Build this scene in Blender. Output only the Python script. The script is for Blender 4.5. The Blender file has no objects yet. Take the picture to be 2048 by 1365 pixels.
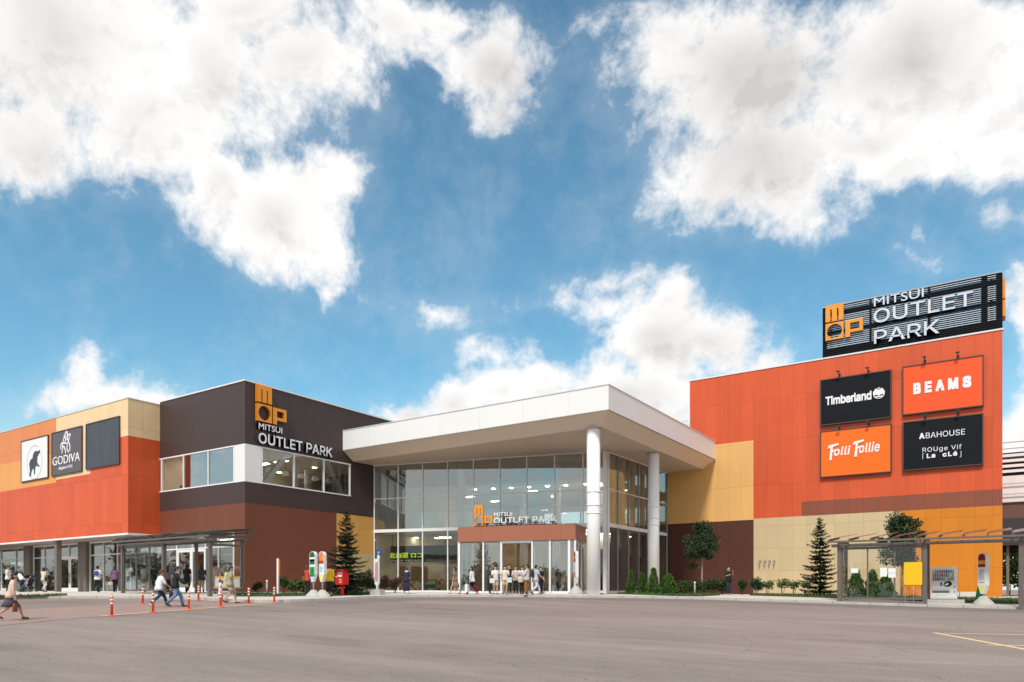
import bpy, bmesh, math, random
from mathutils import Vector, Matrix
R = math.radians
rnd = random.Random(7)
S = bpy.context.scene
COL = S.collection

# ---------------------------------------------------------------- camera
FOC, CX, HOR, EYE = 1442.0, 1024.0, 1180.0, 0.25
TH = R(33.75)
CT, ST = math.cos(TH), math.sin(TH)
cam = bpy.data.cameras.new('camera')
cam.sensor_width = 36.0
cam.lens = 36.0 * FOC / 2048.0
cam.shift_y = (HOR - 682.5) / 2048.0
cam.clip_start = 0.1
cam.clip_end = 3000
camo = bpy.data.objects.new('camera', cam)
camo.location = (0, 0, EYE)
camo.rotation_euler = (R(90), 0, TH)
COL.objects.link(camo)
S.camera = camo

# ---------------------------------------------------------------- view, light
S.view_settings.view_transform = 'Standard'
S.view_settings.look = 'None'
S.view_settings.gamma = 1.0
S.view_settings.exposure = 0.46
S.cycles.use_denoising = True
S.cycles.max_bounces = 8
S.cycles.transparent_max_bounces = 16
S.cycles.sample_clamp_indirect = 4.0
S.cycles.caustics_reflective = False
S.cycles.caustics_refractive = False
SUN_AZ, SUN_EL = R(166), R(50)          # azimuth clockwise from +Y
sl = bpy.data.lights.new('sun', 'SUN')
sl.energy = 2.3
sl.angle = R(10)
sl.color = (1.0, 0.95, 0.87)
so = bpy.data.objects.new('sun', sl)
sd = Vector((math.sin(SUN_AZ) * math.cos(SUN_EL), math.cos(SUN_AZ) * math.cos(SUN_EL), math.sin(SUN_EL)))
so.rotation_euler = sd.to_track_quat('Z', 'Y').to_euler()
so.location = sd * 100
COL.objects.link(so)

# ---------------------------------------------------------------- sky
world = bpy.data.worlds.new('World')
S.world = world
world.use_nodes = True
world.cycles.sampling_method = 'MANUAL'
world.cycles.sample_map_resolution = 256
SKY_STRENGTH = 0.12
CLOUDS = [  # centre and radii of the cloud masses on the sky, by bearing and height
    (120, 90, 330, 210, 1.0), (60, 270, 230, 100, .8), (300, 250, 190, 150, .9), (430, 130, 150, 190, .7), (590, 130, 150, 120, .7),
    (470, 20, 160, 120, .8), (545, 440, 190, 115, 1.0), (420, 385, 90, 90, .7), (620, 370, 90, 60, .5), (735, 215, 25, 40, .2),
    (800, 40, 115, 75, .6), (1000, 110, 125, 85, .8), (1010, 190, 60, 60, .5), (900, 20, 90, 50, .4),
    (1200, 45, 45, 45, .35), (1500, 130, 270, 190, 1.0), (1850, 140, 330, 220, 1.1), (1540, 340, 230, 150, 1.0), (1780, 310, 190, 90, .9),
    (1600, 450, 110, 65, .6), (1330, 70, 120, 110, .6), (2020, 300, 110, 90, .6), (2035, 420, 50, 35, .35), (1860, 520, 50, 22, .2), (1850, 485, 18, 30, .15),
    (2080, 640, 75, 130, .8), (2080, 850, 90, 160, .9),
    (1330, 680, 150, 115, 1.0), (1240, 600, 70, 45, .5), (1345, 610, 70, 50, .6), (1430, 690, 110, 70, .8), (1500, 740, 75, 55, .6), (1250, 790, 250, 80, .9),
    (1110, 735, 95, 55, .6), (1080, 670, 45, 40, .3), (1140, 572, 90, 20, .25), (1250, 552, 90, 15, .2), (1010, 655, 50, 25, .2),
    (930, 780, 90, 55, .8), (830, 800, 100, 50, .75), (790, 765, 35, 30, .35), (1020, 760, 80, 60, .7),
    (200, 745, 45, 55, .6), (245, 780, 70, 45, .6), (120, 805, 40, 28, .4), (310, 795, 45, 35, .5), (160, 800, 60, 30, .4),
    (655, 565, 16, 26, .2), (700, 130, 50, 90, .4), (690, 360, 40, 40, .3), (895, 580, 40, 10, .08)]


def build_sky():
    nt = world.node_tree
    for n in list(nt.nodes):
        nt.nodes.remove(n)

    def kit(t):
        def N(kind, **kw):
            n = t.nodes.new(kind)
            for k, v in kw.items():
                setattr(n, k, v)
            return n

        def M(op, a, b=None, c=None):
            n = N('ShaderNodeMath', operation=op)
            for i, x in enumerate((a, b, c)):
                if x is None:
                    continue
                if isinstance(x, (int, float)):
                    n.inputs[i].default_value = x
                else:
                    t.links.new(x, n.inputs[i])
            return n.outputs[0]

        def V(op, a, b=None, c=None, out='Vector'):
            n = N('ShaderNodeVectorMath', operation=op)
            for i, x in enumerate((a, b, c)):
                if x is None:
                    continue
                if isinstance(x, (tuple, list)):
                    n.inputs[i].default_value = x
                elif isinstance(x, (int, float)):
                    n.inputs['Scale'].default_value = x
                else:
                    t.links.new(x, n.inputs[i])
            return n.outputs[out]

        def ramp(x, lo, hi, a=0.0, b=1.0, smooth=True):
            n = N('ShaderNodeMapRange')
            n.interpolation_type = 'SMOOTHSTEP' if smooth else 'LINEAR'
            t.links.new(x, n.inputs['Value'])
            for i, v in enumerate((lo, hi, a, b)):
                n.inputs[i + 1].default_value = v
            return n.outputs['Result']

        def noise(vec, scale, detail, rough, lac=2.0):
            n = N('ShaderNodeTexNoise')
            n.noise_dimensions = '3D'
            t.links.new(vec, n.inputs['Vector'])
            n.inputs['Scale'].default_value = scale
            n.inputs['Detail'].default_value = detail
            n.inputs['Roughness'].default_value = rough
            n.inputs['Lacunarity'].default_value = lac
            return n
        return N, M, V, ramp, noise

    g = bpy.data.node_groups.new('cloud_density', 'ShaderNodeTree')
    g.interface.new_socket('Direction', in_out='INPUT', socket_type='NodeSocketVector')
    g.interface.new_socket('Density', in_out='OUTPUT', socket_type='NodeSocketFloat')
    g.interface.new_socket('Mass', in_out='OUTPUT', socket_type='NodeSocketFloat')
    N, M, V, ramp, noise = kit(g)
    gi, go = N('NodeGroupInput'), N('NodeGroupOutput')
    d = V('NORMALIZE', gi.outputs[0])
    w1 = noise(d, 3.2, 3, .5)
    w2 = noise(d, 14.0, 3, .55)
    dw = V('ADD', d, V('SCALE', V('SUBTRACT', w1.outputs['Color'], (.5, .5, .5)), .12))
    dw = V('ADD', dw, V('SCALE', V('SUBTRACT', w2.outputs['Color'], (.5, .5, .5)), .045))
    wf = V('DOT_PRODUCT', dw, (-ST, CT, 0), out='Value')
    wc = M('MAXIMUM', wf, .12)
    u = M('DIVIDE', V('DOT_PRODUCT', dw, (CT, ST, 0), out='Value'), wc)
    v = M('DIVIDE', V('DOT_PRODUCT', dw, (0, 0, 1), out='Value'), wc)
    cb = N('ShaderNodeCombineXYZ')
    g.links.new(u, cb.inputs[0])
    g.links.new(v, cb.inputs[1])
    P = cb.outputs[0]
    fld = None
    for (x, y, rx, ry, wt) in CLOUDS:
        cu, cv, ru, rv = (x - CX) / FOC, (HOR - y) / FOC, rx / FOC, ry / FOC
        ln = V('LENGTH', V('MULTIPLY_ADD', P, (1 / ru, 1 / rv, 0), (-cu / ru, -cv / rv, 0)), out='Value')
        val = M('MULTIPLY_ADD', ln, -wt, wt)
        val = M('MAXIMUM', val, -.55)
        fld = val if fld is None else M('SMOOTH_MAX', fld, val, .22)
    wd = V('DOT_PRODUCT', d, (-ST, CT, 0), out='Value')
    base = M('MULTIPLY_ADD', noise(d, 2.1, 2, .5).outputs[0], 2.2, -.88)
    base = M('ADD', base, ramp(wd, .42, .66, .0, -2.0))
    fld = M('MAXIMUM', M('ADD', fld, ramp(wd, .5, .3, 0, -2.0)), base)
    n1 = noise(d, 9.0, 12, .62, 2.1).outputs[0]
    n2 = noise(dw, 26.0, 8, .6, 2.2).outputs[0]
    n3 = noise(dw, 70.0, 6, .62, 2.2).outputs[0]
    a = M('MULTIPLY_ADD', n1, 1.55, -.775)
    b = M('ADD', M('MULTIPLY_ADD', n2, .75, -.375), M('MULTIPLY_ADD', n3, .34, -.17))
    den = M('ADD', fld, M('ADD', a, b))
    g.links.new(den, go.inputs[0])
    g.links.new(fld, go.inputs[1])

    N, M, V, ramp, noise = kit(nt)
    tc = N('ShaderNodeTexCoord')
    dirv = V('NORMALIZE', tc.outputs['Generated'])

    def dens(vec):
        n = N('ShaderNodeGroup')
        n.node_tree = g
        nt.links.new(vec, n.inputs[0])
        return n.outputs
    d0, mass = dens(dirv)[:2]
    d1 = dens(V('ADD', dirv, (-.012, .004, .022)))[0]
    alpha = ramp(d0, -.20, .44)
    wisp = noise(dirv, 5.0, 7, .68).outputs[0]
    veil = M('MULTIPLY', ramp(M('ADD', d0, M('MULTIPLY_ADD', wisp, 1.2, -.6)), -.6, .25), .13)   # faint veil round the clouds
    alpha = M('MAXIMUM', alpha, veil)
    soft = noise(dirv, 4.2, 5, .5).outputs[0]
    mott = noise(dirv, 11.0, 6, .55).outputs[0]
    thick = ramp(M('ADD', mass, M('MULTIPLY_ADD', soft, 2.0, -1.0)), .10, 1.25)
    thick = M('MULTIPLY', thick, M('MULTIPLY_ADD', mott, 1.5, .25))
    relief = ramp(M('SUBTRACT', d1, d0), -.05, .40)
    inner = ramp(d0, .10, .5)
    shade = M('ADD', M('MULTIPLY', thick, .82), M('MULTIPLY', M('MULTIPLY', relief, inner), .36))
    shade = M('MINIMUM', shade, 1.0)
    el = V('DOT_PRODUCT', dirv, (0, 0, 1), out='Value')
    mist = ramp(M('ADD', el, M('MULTIPLY_ADD', wisp, .10, -.05)), .27, -.02, 0, .92)    # pale bank of cloud along the horizon
    cc = N('ShaderNodeMix', data_type='RGBA')
    nt.links.new(shade, cc.inputs[0])
    cc.inputs[6].default_value = (.79, .775, .76, 1)
    cc.inputs[7].default_value = (.47, .458, .452, 1)
    sky = N('ShaderNodeTexSky')
    sky.sky_type = 'NISHITA'
    sky.sun_disc = False
    sky.sun_elevation = SUN_EL
    sky.sun_rotation = SUN_AZ
    sky.air_density = 1.0
    sky.dust_density = .6
    sky.ozone_density = 1.6
    sm = N('ShaderNodeMix', data_type='RGBA', blend_type='MULTIPLY')
    sm.inputs[0].default_value = 1
    nt.links.new(sky.outputs[0], sm.inputs[6])
    sm.inputs[7].default_value = (SKY_STRENGTH * .66, SKY_STRENGTH * 1.03, SKY_STRENGTH * .97, 1)
    mx = N('ShaderNodeMix', data_type='RGBA')
    nt.links.new(alpha, mx.inputs[0])
    nt.links.new(sm.outputs[2], mx.inputs[6])
    nt.links.new(cc.outputs[2], mx.inputs[7])
    m2 = N('ShaderNodeMix', data_type='RGBA')
    nt.links.new(mist, m2.inputs[0])
    nt.links.new(mx.outputs[2], m2.inputs[6])
    m2.inputs[7].default_value = (.60, .61, .60, 1)
    bg = N('ShaderNodeBackground')
    nt.links.new(m2.outputs[2], bg.inputs['Color'])
    bg.inputs['Strength'].default_value = 1.0
    out = N('ShaderNodeOutputWorld')
    nt.links.new(bg.outputs[0], out.inputs[0])


build_sky()


# ---------------------------------------------------------------- pixel -> place helpers
def ray(px, py):
    u, v = (px - CX) / FOC, (HOR - py) / FOC
    return (u * CT - ST, u * ST + CT, v)


def onX(px, py, X):
    r = ray(px, py)
    t = X / r[0]
    return Vector((X, r[1] * t, EYE + r[2] * t))


def onY(px, py, Y):
    r = ray(px, py)
    t = Y / r[1]
    return Vector((r[0] * t, Y, EYE + r[2] * t))


def onL(px, py, p, e):
    r = ray(px, py)
    det = -r[0] * e[1] + e[0] * r[1]
    t = (-p[0] * e[1] + e[0] * p[1]) / det
    return Vector((r[0] * t, r[1] * t, EYE + r[2] * t))


GA, GD, GX = -1.572, .0354, -.007
KERB = .12


def gz(x, y):
    """height of the asphalt at a place"""
    d, xc = -x * ST + y * CT, x * CT + y * ST
    return GA + GD * max(-15, min(d, 42)) + GX * max(-10, min(xc, 40))


def road(px, py, lift=0.0):
    u, v = (px - CX) / FOC, (HOR - py) / FOC
    t = (GA + lift - EYE) / (v - GD - GX * u)
    return Vector((t * (u * CT - ST), t * (u * ST + CT), GA + lift + t * (GD + GX * u)))


def pave(px, py):
    return road(px, py, KERB)


def atd(px, d, lift=KERB):
    """point on the pavement at a bearing and a distance"""
    r = ray(px, HOR)
    x, y = r[0] * d, r[1] * d
    return Vector((x, y, gz(x, y) + lift))


# ---------------------------------------------------------------- materials
MATS = {}


def mat(name, col, rough=.6, metal=0.0, var=.06, scale=3.0, bump=0.0, bscale=40.0, emit=None, spec=.4, stretch=None):
    if name in MATS:
        return MATS[name]
    m = bpy.data.materials.new(name)
    m.use_nodes = True
    nt = m.node_tree
    b = nt.nodes['Principled BSDF']
    b.inputs['Roughness'].default_value = rough
    b.inputs['Metallic'].default_value = metal
    b.inputs['Specular IOR Level'].default_value = spec
    b.inputs['Base Color'].default_value = (*col, 1)
    if var or bump:
        tc = nt.nodes.new('ShaderNodeTexCoord')
        src = tc.outputs['Object']
        if stretch:
            mp = nt.nodes.new('ShaderNodeMapping')
            mp.inputs['Scale'].default_value = stretch
            nt.links.new(src, mp.inputs[0])
            src = mp.outputs[0]
    if var:
        n = nt.nodes.new('ShaderNodeTexNoise')
        n.inputs['Scale'].default_value = scale
        n.inputs['Detail'].default_value = 6
        n.inputs['Roughness'].default_value = .6
        nt.links.new(src, n.inputs['Vector'])
        mr = nt.nodes.new('ShaderNodeMapRange')
        mr.inputs[1].default_value, mr.inputs[2].default_value = .25, .75
        mr.inputs[3].default_value, mr.inputs[4].default_value = 1 - var, 1 + var
        nt.links.new(n.outputs[0], mr.inputs[0])
        mx = nt.nodes.new('ShaderNodeMix')
        mx.data_type = 'RGBA'
        mx.blend_type = 'MULTIPLY'
        mx.inputs[0].default_value = 1
        mx.inputs[6].default_value = (*col, 1)
        nt.links.new(mr.outputs[0], mx.inputs[7])
        nt.links.new(mx.outputs[2], b.inputs['Base Color'])
    if bump:
        n2 = nt.nodes.new('ShaderNodeTexNoise')
        n2.inputs['Scale'].default_value = bscale
        n2.inputs['Detail'].default_value = 4
        nt.links.new(src, n2.inputs['Vector'])
        bp = nt.nodes.new('ShaderNodeBump')
        bp.inputs['Strength'].default_value = bump
        bp.inputs['Distance'].default_value = .02
        nt.links.new(n2.outputs[0], bp.inputs['Height'])
        nt.links.new(bp.outputs[0], b.inputs['Normal'])
    if emit:
        b.inputs['Emission Color'].default_value = (*emit[0], 1)
        b.inputs['Emission Strength'].default_value = emit[1]
    MATS[name] = m
    return m


def panel_mat(name, col, step=.9, zstep=3.1, zoff=1.55, var=.05, rough=.45, off=.0):
    """painted ribbed wall board: thin vertical and horizontal joints, each board a shade apart"""
    if name in MATS:
        return MATS[name]
    m = bpy.data.materials.new(name)
    m.use_nodes = True
    nt = m.node_tree
    L = nt.links.new
    b = nt.nodes['Principled BSDF']
    b.inputs['Roughness'].default_value = rough
    b.inputs['Specular IOR Level'].default_value = .3
    geo = nt.nodes.new('ShaderNodeNewGeometry')
    sp = nt.nodes.new('ShaderNodeSeparateXYZ')
    L(geo.outputs['Position'], sp.inputs[0])

    def M(op, a, bb=None):
        n = nt.nodes.new('ShaderNodeMath')
        n.operation = op
        for i, x in enumerate((a, bb)):
            if x is None:
                continue
            if isinstance(x, (int, float)):
                n.inputs[i].default_value = x
            else:
                L(x, n.inputs[i])
        return n.outputs[0]
    s = M('ADD', M('ADD', sp.outputs[0], sp.outputs[1]), off)
    su, sz = M('DIVIDE', s, step), M('DIVIDE', M('SUBTRACT', sp.outputs[2], zoff), zstep)
    fu, fz = M('FRACT', su), M('FRACT', sz)
    ju = M('LESS_THAN', fu, .022 / step)
    jz = M('LESS_THAN', fz, .035 / zstep)
    joint = M('MAXIMUM', ju, jz)
    fine = M('PINGPONG', M('MULTIPLY', su, 3.0), .5)                     # shallow ribs
    cb = nt.nodes.new('ShaderNodeCombineXYZ')
    L(M('FLOOR', su), cb.inputs[0])
    L(M('FLOOR', sz), cb.inputs[1])
    wn = nt.nodes.new('ShaderNodeTexWhiteNoise')
    wn.noise_dimensions = '2D'
    L(cb.outputs[0], wn.inputs['Vector'])
    ns = nt.nodes.new('ShaderNodeTexNoise')
    ns.inputs['Scale'].default_value = .55
    ns.inputs['Detail'].default_value = 5
    L(geo.outputs['Position'], ns.inputs['Vector'])
    mp = nt.nodes.new('ShaderNodeMapping')
    mp.inputs['Scale'].default_value = (5, 5, .35)
    L(geo.outputs['Position'], mp.inputs[0])
    st = nt.nodes.new('ShaderNodeTexNoise')
    st.inputs['Scale'].default_value = 1.0
    st.inputs['Detail'].default_value = 4
    L(mp.outputs[0], st.inputs['Vector'])
    k = M('ADD', 1.0, M('MULTIPLY', M('SUBTRACT', wn.outputs['Value'], .5), var * 1.5))
    k = M('ADD', k, M('MULTIPLY', M('SUBTRACT', ns.outputs[0], .5), var * 1.6))
    k = M('ADD', k, M('MULTIPLY', M('SUBTRACT', st.outputs[0], .5), var * 2.2))
    k = M('MULTIPLY', k, M('SUBTRACT', 1.0, M('MULTIPLY', joint, .20)))
    mx = nt.nodes.new('ShaderNodeMix')
    mx.data_type = 'RGBA'
    mx.blend_type = 'MULTIPLY'
    mx.inputs[0].default_value = 1
    mx.inputs[6].default_value = (*col, 1)
    L(k, mx.inputs[7])
    L(mx.outputs[2], b.inputs['Base Color'])
    bp = nt.nodes.new('ShaderNodeBump')
    bp.inputs['Strength'].default_value = .35
    bp.inputs['Distance'].default_value = .02
    L(M('SUBTRACT', M('MULTIPLY', fine, .25), joint), bp.inputs['Height'])
    L(bp.outputs[0], b.inputs['Normal'])
    MATS[name] = m
    return m


def glass_mat(name, tint=(.86, .93, .92), base=.05, gain=1.0, rough=.015):
    if name in MATS:
        return MATS[name]
    m = bpy.data.materials.new(name)
    m.use_nodes = True
    nt = m.node_tree
    for n in list(nt.nodes):
        nt.nodes.remove(n)
    o = nt.nodes.new('ShaderNodeOutputMaterial')
    mix = nt.nodes.new('ShaderNodeMixShader')
    tr = nt.nodes.new('ShaderNodeBsdfTransparent')
    tr.inputs[0].default_value = (*tint, 1)
    gl = nt.nodes.new('ShaderNodeBsdfGlossy')
    gl.inputs['Roughness'].default_value = rough
    gl.inputs['Color'].default_value = (.95, .97, .97, 1)
    nz = nt.nodes.new('ShaderNodeTexNoise')
    nz.inputs['Scale'].default_value = .6
    tc = nt.nodes.new('ShaderNodeTexCoord')
    nt.links.new(tc.outputs['Object'], nz.inputs['Vector'])
    bp = nt.nodes.new('ShaderNodeBump')
    bp.inputs['Strength'].default_value = .08
    bp.inputs['Distance'].default_value = .05
    nt.links.new(nz.outputs[0], bp.inputs['Height'])
    nt.links.new(bp.outputs[0], gl.inputs['Normal'])
    fr = nt.nodes.new('ShaderNodeFresnel')
    fr.inputs['IOR'].default_value = 1.5
    ma = nt.nodes.new('ShaderNodeMath')
    ma.operation = 'MULTIPLY_ADD'
    ma.use_clamp = True
    ma.inputs[1].default_value = gain
    ma.inputs[2].default_value = base
    nt.links.new(fr.outputs[0], ma.inputs[0])
    nt.links.new(ma.outputs[0], mix.inputs[0])
    nt.links.new(tr.outputs[0], mix.inputs[1])
    nt.links.new(gl.outputs[0], mix.inputs[2])
    nt.links.new(mix.outputs[0], o.inputs[0])
    MATS[name] = m
    return m


def asphalt_mat():
    m = bpy.data.materials.new('asphalt')
    m.use_nodes = True
    nt = m.node_tree
    L = nt.links.new
    b = nt.nodes['Principled BSDF']
    b.inputs['Roughness'].default_value = .85
    b.inputs['Specular IOR Level'].default_value = .25
    tc = nt.nodes.new('ShaderNodeTexCoord')

    def noise(scale, sc, det=6, rough=.6):
        mp = nt.nodes.new('ShaderNodeMapping')
        mp.inputs['Scale'].default_value = sc
        mp.inputs['Rotation'].default_value = (0, 0, R(-27))
        L(tc.outputs['Object'], mp.inputs[0])
        n = nt.nodes.new('ShaderNodeTexNoise')
        n.inputs['Scale'].default_value = scale
        n.inputs['Detail'].default_value = det
        n.inputs['Roughness'].default_value = rough
        L(mp.outputs[0], n.inputs['Vector'])
        return n.outputs[0]

    def ramp(x, lo, hi, a, bb):
        n = nt.nodes.new('ShaderNodeMapRange')
        for i, q in enumerate((lo, hi, a, bb)):
            n.inputs[i + 1].default_value = q
        L(x, n.inputs[0])
        return n.outputs[0]

    def mul(a, bb):
        n = nt.nodes.new('ShaderNodeMath')
        n.operation = 'MULTIPLY'
        L(a, n.inputs[0])
        L(bb, n.inputs[1])
        return n.outputs[0]
    k = ramp(noise(.16, (.35, 1, 1)), .3, .7, .86, 1.12)                # big worn areas
    k = mul(k, ramp(noise(.9, (.12, 1, 1), 8, .7), .3, .7, .85, 1.13))  # paving streaks, tyre wear
    k = mul(k, ramp(noise(26, (1, 1, 1), 5, .75), .3, .7, .72, 1.26))   # grit
    k = mul(k, ramp(noise(2.2, (.5, 1, 1), 6, .7), .3, .7, .93, 1.07))
    vo = nt.nodes.new('ShaderNodeTexVoronoi')                           # a few fine cracks
    vo.feature = 'DISTANCE_TO_EDGE'
    vo.inputs['Scale'].default_value = .13
    wv = nt.nodes.new('ShaderNodeMix')
    wv.data_type = 'VECTOR'
    wv.inputs[0].default_value = .35
    nn = nt.nodes.new('ShaderNodeTexNoise')
    nn.inputs['Scale'].default_value = .9
    nn.inputs['Detail'].default_value = 6
    L(tc.outputs['Object'], nn.inputs['Vector'])
    L(tc.outputs['Object'], wv.inputs[4])
    va = nt.nodes.new('ShaderNodeVectorMath')
    va.operation = 'MULTIPLY_ADD'
    L(nn.outputs['Color'], va.inputs[0])
    va.inputs[1].default_value = (3.5, 3.5, 0)
    L(tc.outputs['Object'], va.inputs[2])
    L(va.outputs[0], wv.inputs[5])
    L(wv.outputs[1], vo.inputs['Vector'])
    k = mul(k, ramp(vo.outputs['Distance'], .0005, .0022, .72, 1.0))
    sp_ = nt.nodes.new('ShaderNodeTexVoronoi')                          # drips of oil, gum, pale chips
    sp_.inputs['Scale'].default_value = .8
    L(tc.outputs['Object'], sp_.inputs['Vector'])
    k = mul(k, ramp(sp_.outputs['Distance'], .02, .075, .74, 1.0))
    lane = nt.nodes.new('ShaderNodeTexBrick')                           # paving lanes, each laid a shade apart
    lane.inputs['Scale'].default_value = 1.0
    lane.inputs['Brick Width'].default_value = 31
    lane.inputs['Row Height'].default_value = 3.6
    lane.inputs['Mortar Size'].default_value = .012
    lane.inputs['Color1'].default_value = (.93, .93, .93, 1)
    lane.inputs['Color2'].default_value = (1.06, 1.06, 1.06, 1)
    lane.inputs['Mortar'].default_value = (.90, .90, .90, 1)
    mpl = nt.nodes.new('ShaderNodeMapping')
    mpl.inputs['Rotation'].default_value = (0, 0, R(-27))
    L(tc.outputs['Object'], mpl.inputs[0])
    L(mpl.outputs[0], lane.inputs['Vector'])
    k = mul(k, lane.outputs['Color'])
    k = mul(k, ramp(noise(.45, (.3, 1, 1), 5, .6), .56, .72, 1.0, .78))  # damp and oil patches
    mx = nt.nodes.new('ShaderNodeMix')
    mx.data_type = 'RGBA'
    mx.blend_type = 'MULTIPLY'
    mx.inputs[0].default_value = 1
    mx.inputs[6].default_value = (.272, .220, .196, 1)
    L(k, mx.inputs[7])
    L(mx.outputs[2], b.inputs['Base Color'])
    bp = nt.nodes.new('ShaderNodeBump')
    bp.inputs['Strength'].default_value = .5
    bp.inputs['Distance'].default_value = .008
    L(noise(90, (1, 1, 1), 3), bp.inputs['Height'])
    L(bp.outputs[0], b.inputs['Normal'])
    MATS['asphalt'] = m
    return m


# ---------------------------------------------------------------- mesh kit
def org_of(p):
    while p is not None:
        if '_org' in p:
            return Vector(p['_org'])
        p = p.parent
    return Vector((0, 0, 0))


class MB:
    def __init__(s):
        s.v, s.f, s.sm, s.mi = [], [], [], []

    def add(s, vs, fs, smooth=False, mi=0):
        o = len(s.v)
        s.v += [Vector(p) for p in vs]
        for f in fs:
            s.f.append([i + o for i in f])
            s.sm.append(smooth)
            s.mi.append(mi)
        return s

    def box(s, a, b, mi=0):
        x0, y0, z0 = a
        x1, y1, z1 = b
        vs = [(x0, y0, z0), (x1, y0, z0), (x1, y1, z0), (x0, y1, z0), (x0, y0, z1), (x1, y0, z1), (x1, y1, z1), (x0, y1, z1)]
        return s.add(vs, [(3, 2, 1, 0), (4, 5, 6, 7), (0, 1, 5, 4), (1, 2, 6, 5), (2, 3, 7, 6), (3, 0, 4, 7)], mi=mi)

    def slab(s, p, q, z0, z1, w, mi=0):
        """upright slab of width w along the plan line p-q (centred on it)"""
        p, q = Vector((p[0], p[1])), Vector((q[0], q[1]))
        e = (q - p).normalized()
        n = Vector((-e.y, e.x)) * (w / 2)
        vs = [(p - n).to_3d(), (q - n).to_3d(), (q + n).to_3d(), (p + n).to_3d()]
        vs = [Vector((a.x, a.y, z0)) for a in vs] + [Vector((a.x, a.y, z1)) for a in vs]
        return s.add(vs, [(3, 2, 1, 0), (4, 5, 6, 7), (0, 1, 5, 4), (1, 2, 6, 5), (2, 3, 7, 6), (3, 0, 4, 7)], mi=mi)

    def beam(s, p, q, w, h, mi=0):
        """box beam from p to q"""
        p, q = Vector(p), Vector(q)
        d = (q - p).normalized()
        up = Vector((0, 0, 1)) if abs(d.z) < .95 else Vector((0, 1, 0))
        a = d.cross(up).normalized() * (w / 2)
        b = a.cross(d).normalized() * (h / 2)
        vs = [c + k for c in (p, q) for k in (-a - b, a - b, a + b, -a + b)]
        return s.add(vs, [(0, 1, 2, 3), (7, 6, 5, 4), (4, 5, 1, 0), (5, 6, 2, 1), (6, 7, 3, 2), (7, 4, 0, 3)], mi=mi)

    def tube(s, pts, rad, n=10, mi=0, smooth=True, flat=1.0):
        pts = [Vector(p) for p in pts]
        if isinstance(rad, (int, float)):
            rad = [rad] * len(pts)
        o = len(s.v)
        prev = None
        for i, p in enumerate(pts):
            d = (pts[min(i + 1, len(pts) - 1)] - pts[max(i - 1, 0)])
            d = d.normalized() if d.length > 1e-9 else Vector((0, 0, 1))
            if prev is None:
                up = Vector((1, 0, 0)) if abs(d.x) < .9 else Vector((0, 1, 0))
                a = (up - d * up.dot(d)).normalized()
            else:
                a = (prev - d * prev.dot(d)).normalized()
            prev = a
            b = d.cross(a)
            for k in range(n):
                t = 2 * math.pi * k / n
                s.v.append(p + a * (rad[i] * math.cos(t)) + b * (rad[i] * flat * math.sin(t)))
        for i in range(len(pts) - 1):
            for k in range(n):
                s.f.append([o + i * n + k, o + i * n + (k + 1) % n, o + (i + 1) * n + (k + 1) % n, o + (i + 1) * n + k])
                s.sm.append(smooth)
                s.mi.append(mi)
        s.f.append([o + k for k in range(n)][::-1])
        s.f.append([o + (len(pts) - 1) * n + k for k in range(n)])
        s.sm += [False, False]
        s.mi += [mi, mi]
        return s

    def loft(s, rings, mi=0, smooth=True, cap=True):
        """rings: (centre, half width along x, half depth along y [, twist])"""
        n = 14
        o = len(s.v)
        for r in rings:
            c, a, b = Vector(r[0]), r[1], r[2]
            tw = r[3] if len(r) > 3 else 0
            for k in range(n):
                t = 2 * math.pi * k / n
                x, y = a * math.cos(t), b * math.sin(t)
                s.v.append(c + Vector((x * math.cos(tw) - y * math.sin(tw), x * math.sin(tw) + y * math.cos(tw), 0)))
        for i in range(len(rings) - 1):
            for k in range(n):
                s.f.append([o + i * n + k, o + i * n + (k + 1) % n, o + (i + 1) * n + (k + 1) % n, o + (i + 1) * n + k])
                s.sm.append(smooth)
                s.mi.append(mi)
        if cap:
            s.f.append([o + k for k in range(n)][::-1])
            s.f.append([o + (len(rings) - 1) * n + k for k in range(n)])
            s.sm += [smooth, smooth]
            s.mi += [mi, mi]
        return s

    def ball(s, c, r, n=10, m=7, mi=0, rot=None):
        c = Vector(c)
        r = r if isinstance(r, (tuple, list)) else (r, r, r)
        vs, fs = [], []
        for i in range(m + 1):
            a = math.pi * i / m
            for k in range(n):
                t = 2 * math.pi * k / n
                p = Vector((r[0] * math.sin(a) * math.cos(t), r[1] * math.sin(a) * math.sin(t), -r[2] * math.cos(a)))
                if rot:
                    p = rot @ p
                vs.append(c + p)
        for i in range(m):
            for k in range(n):
                fs.append((i * n + k, i * n + (k + 1) % n, (i + 1) * n + (k + 1) % n, (i + 1) * n + k))
        return s.add(vs, fs, True, mi)

    def prism(s, poly, org, ex, ey, ez, depth, mi=0, smooth=False):
        """2-D outline (convex or not) in the plane org+ex,ey pushed out by depth along ez"""
        ex, ey, ez, org = Vector(ex), Vector(ey), Vector(ez), Vector(org)
        n = len(poly)
        fr = [org + ex * p[0] + ey * p[1] + ez * depth for p in poly]
        bk = [org + ex * p[0] + ey * p[1] for p in poly]
        o = len(s.v)
        s.v += fr + bk
        s.f.append([o + i for i in range(n)])
        s.f.append([o + n + i for i in range(n)][::-1])
        s.sm += [False, False]
        s.mi += [mi, mi]
        for i in range(n):
            j = (i + 1) % n
            s.f.append([o + n + i, o + n + j, o + j, o + i])
            s.sm.append(smooth)
            s.mi.append(mi)
        return s

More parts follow.
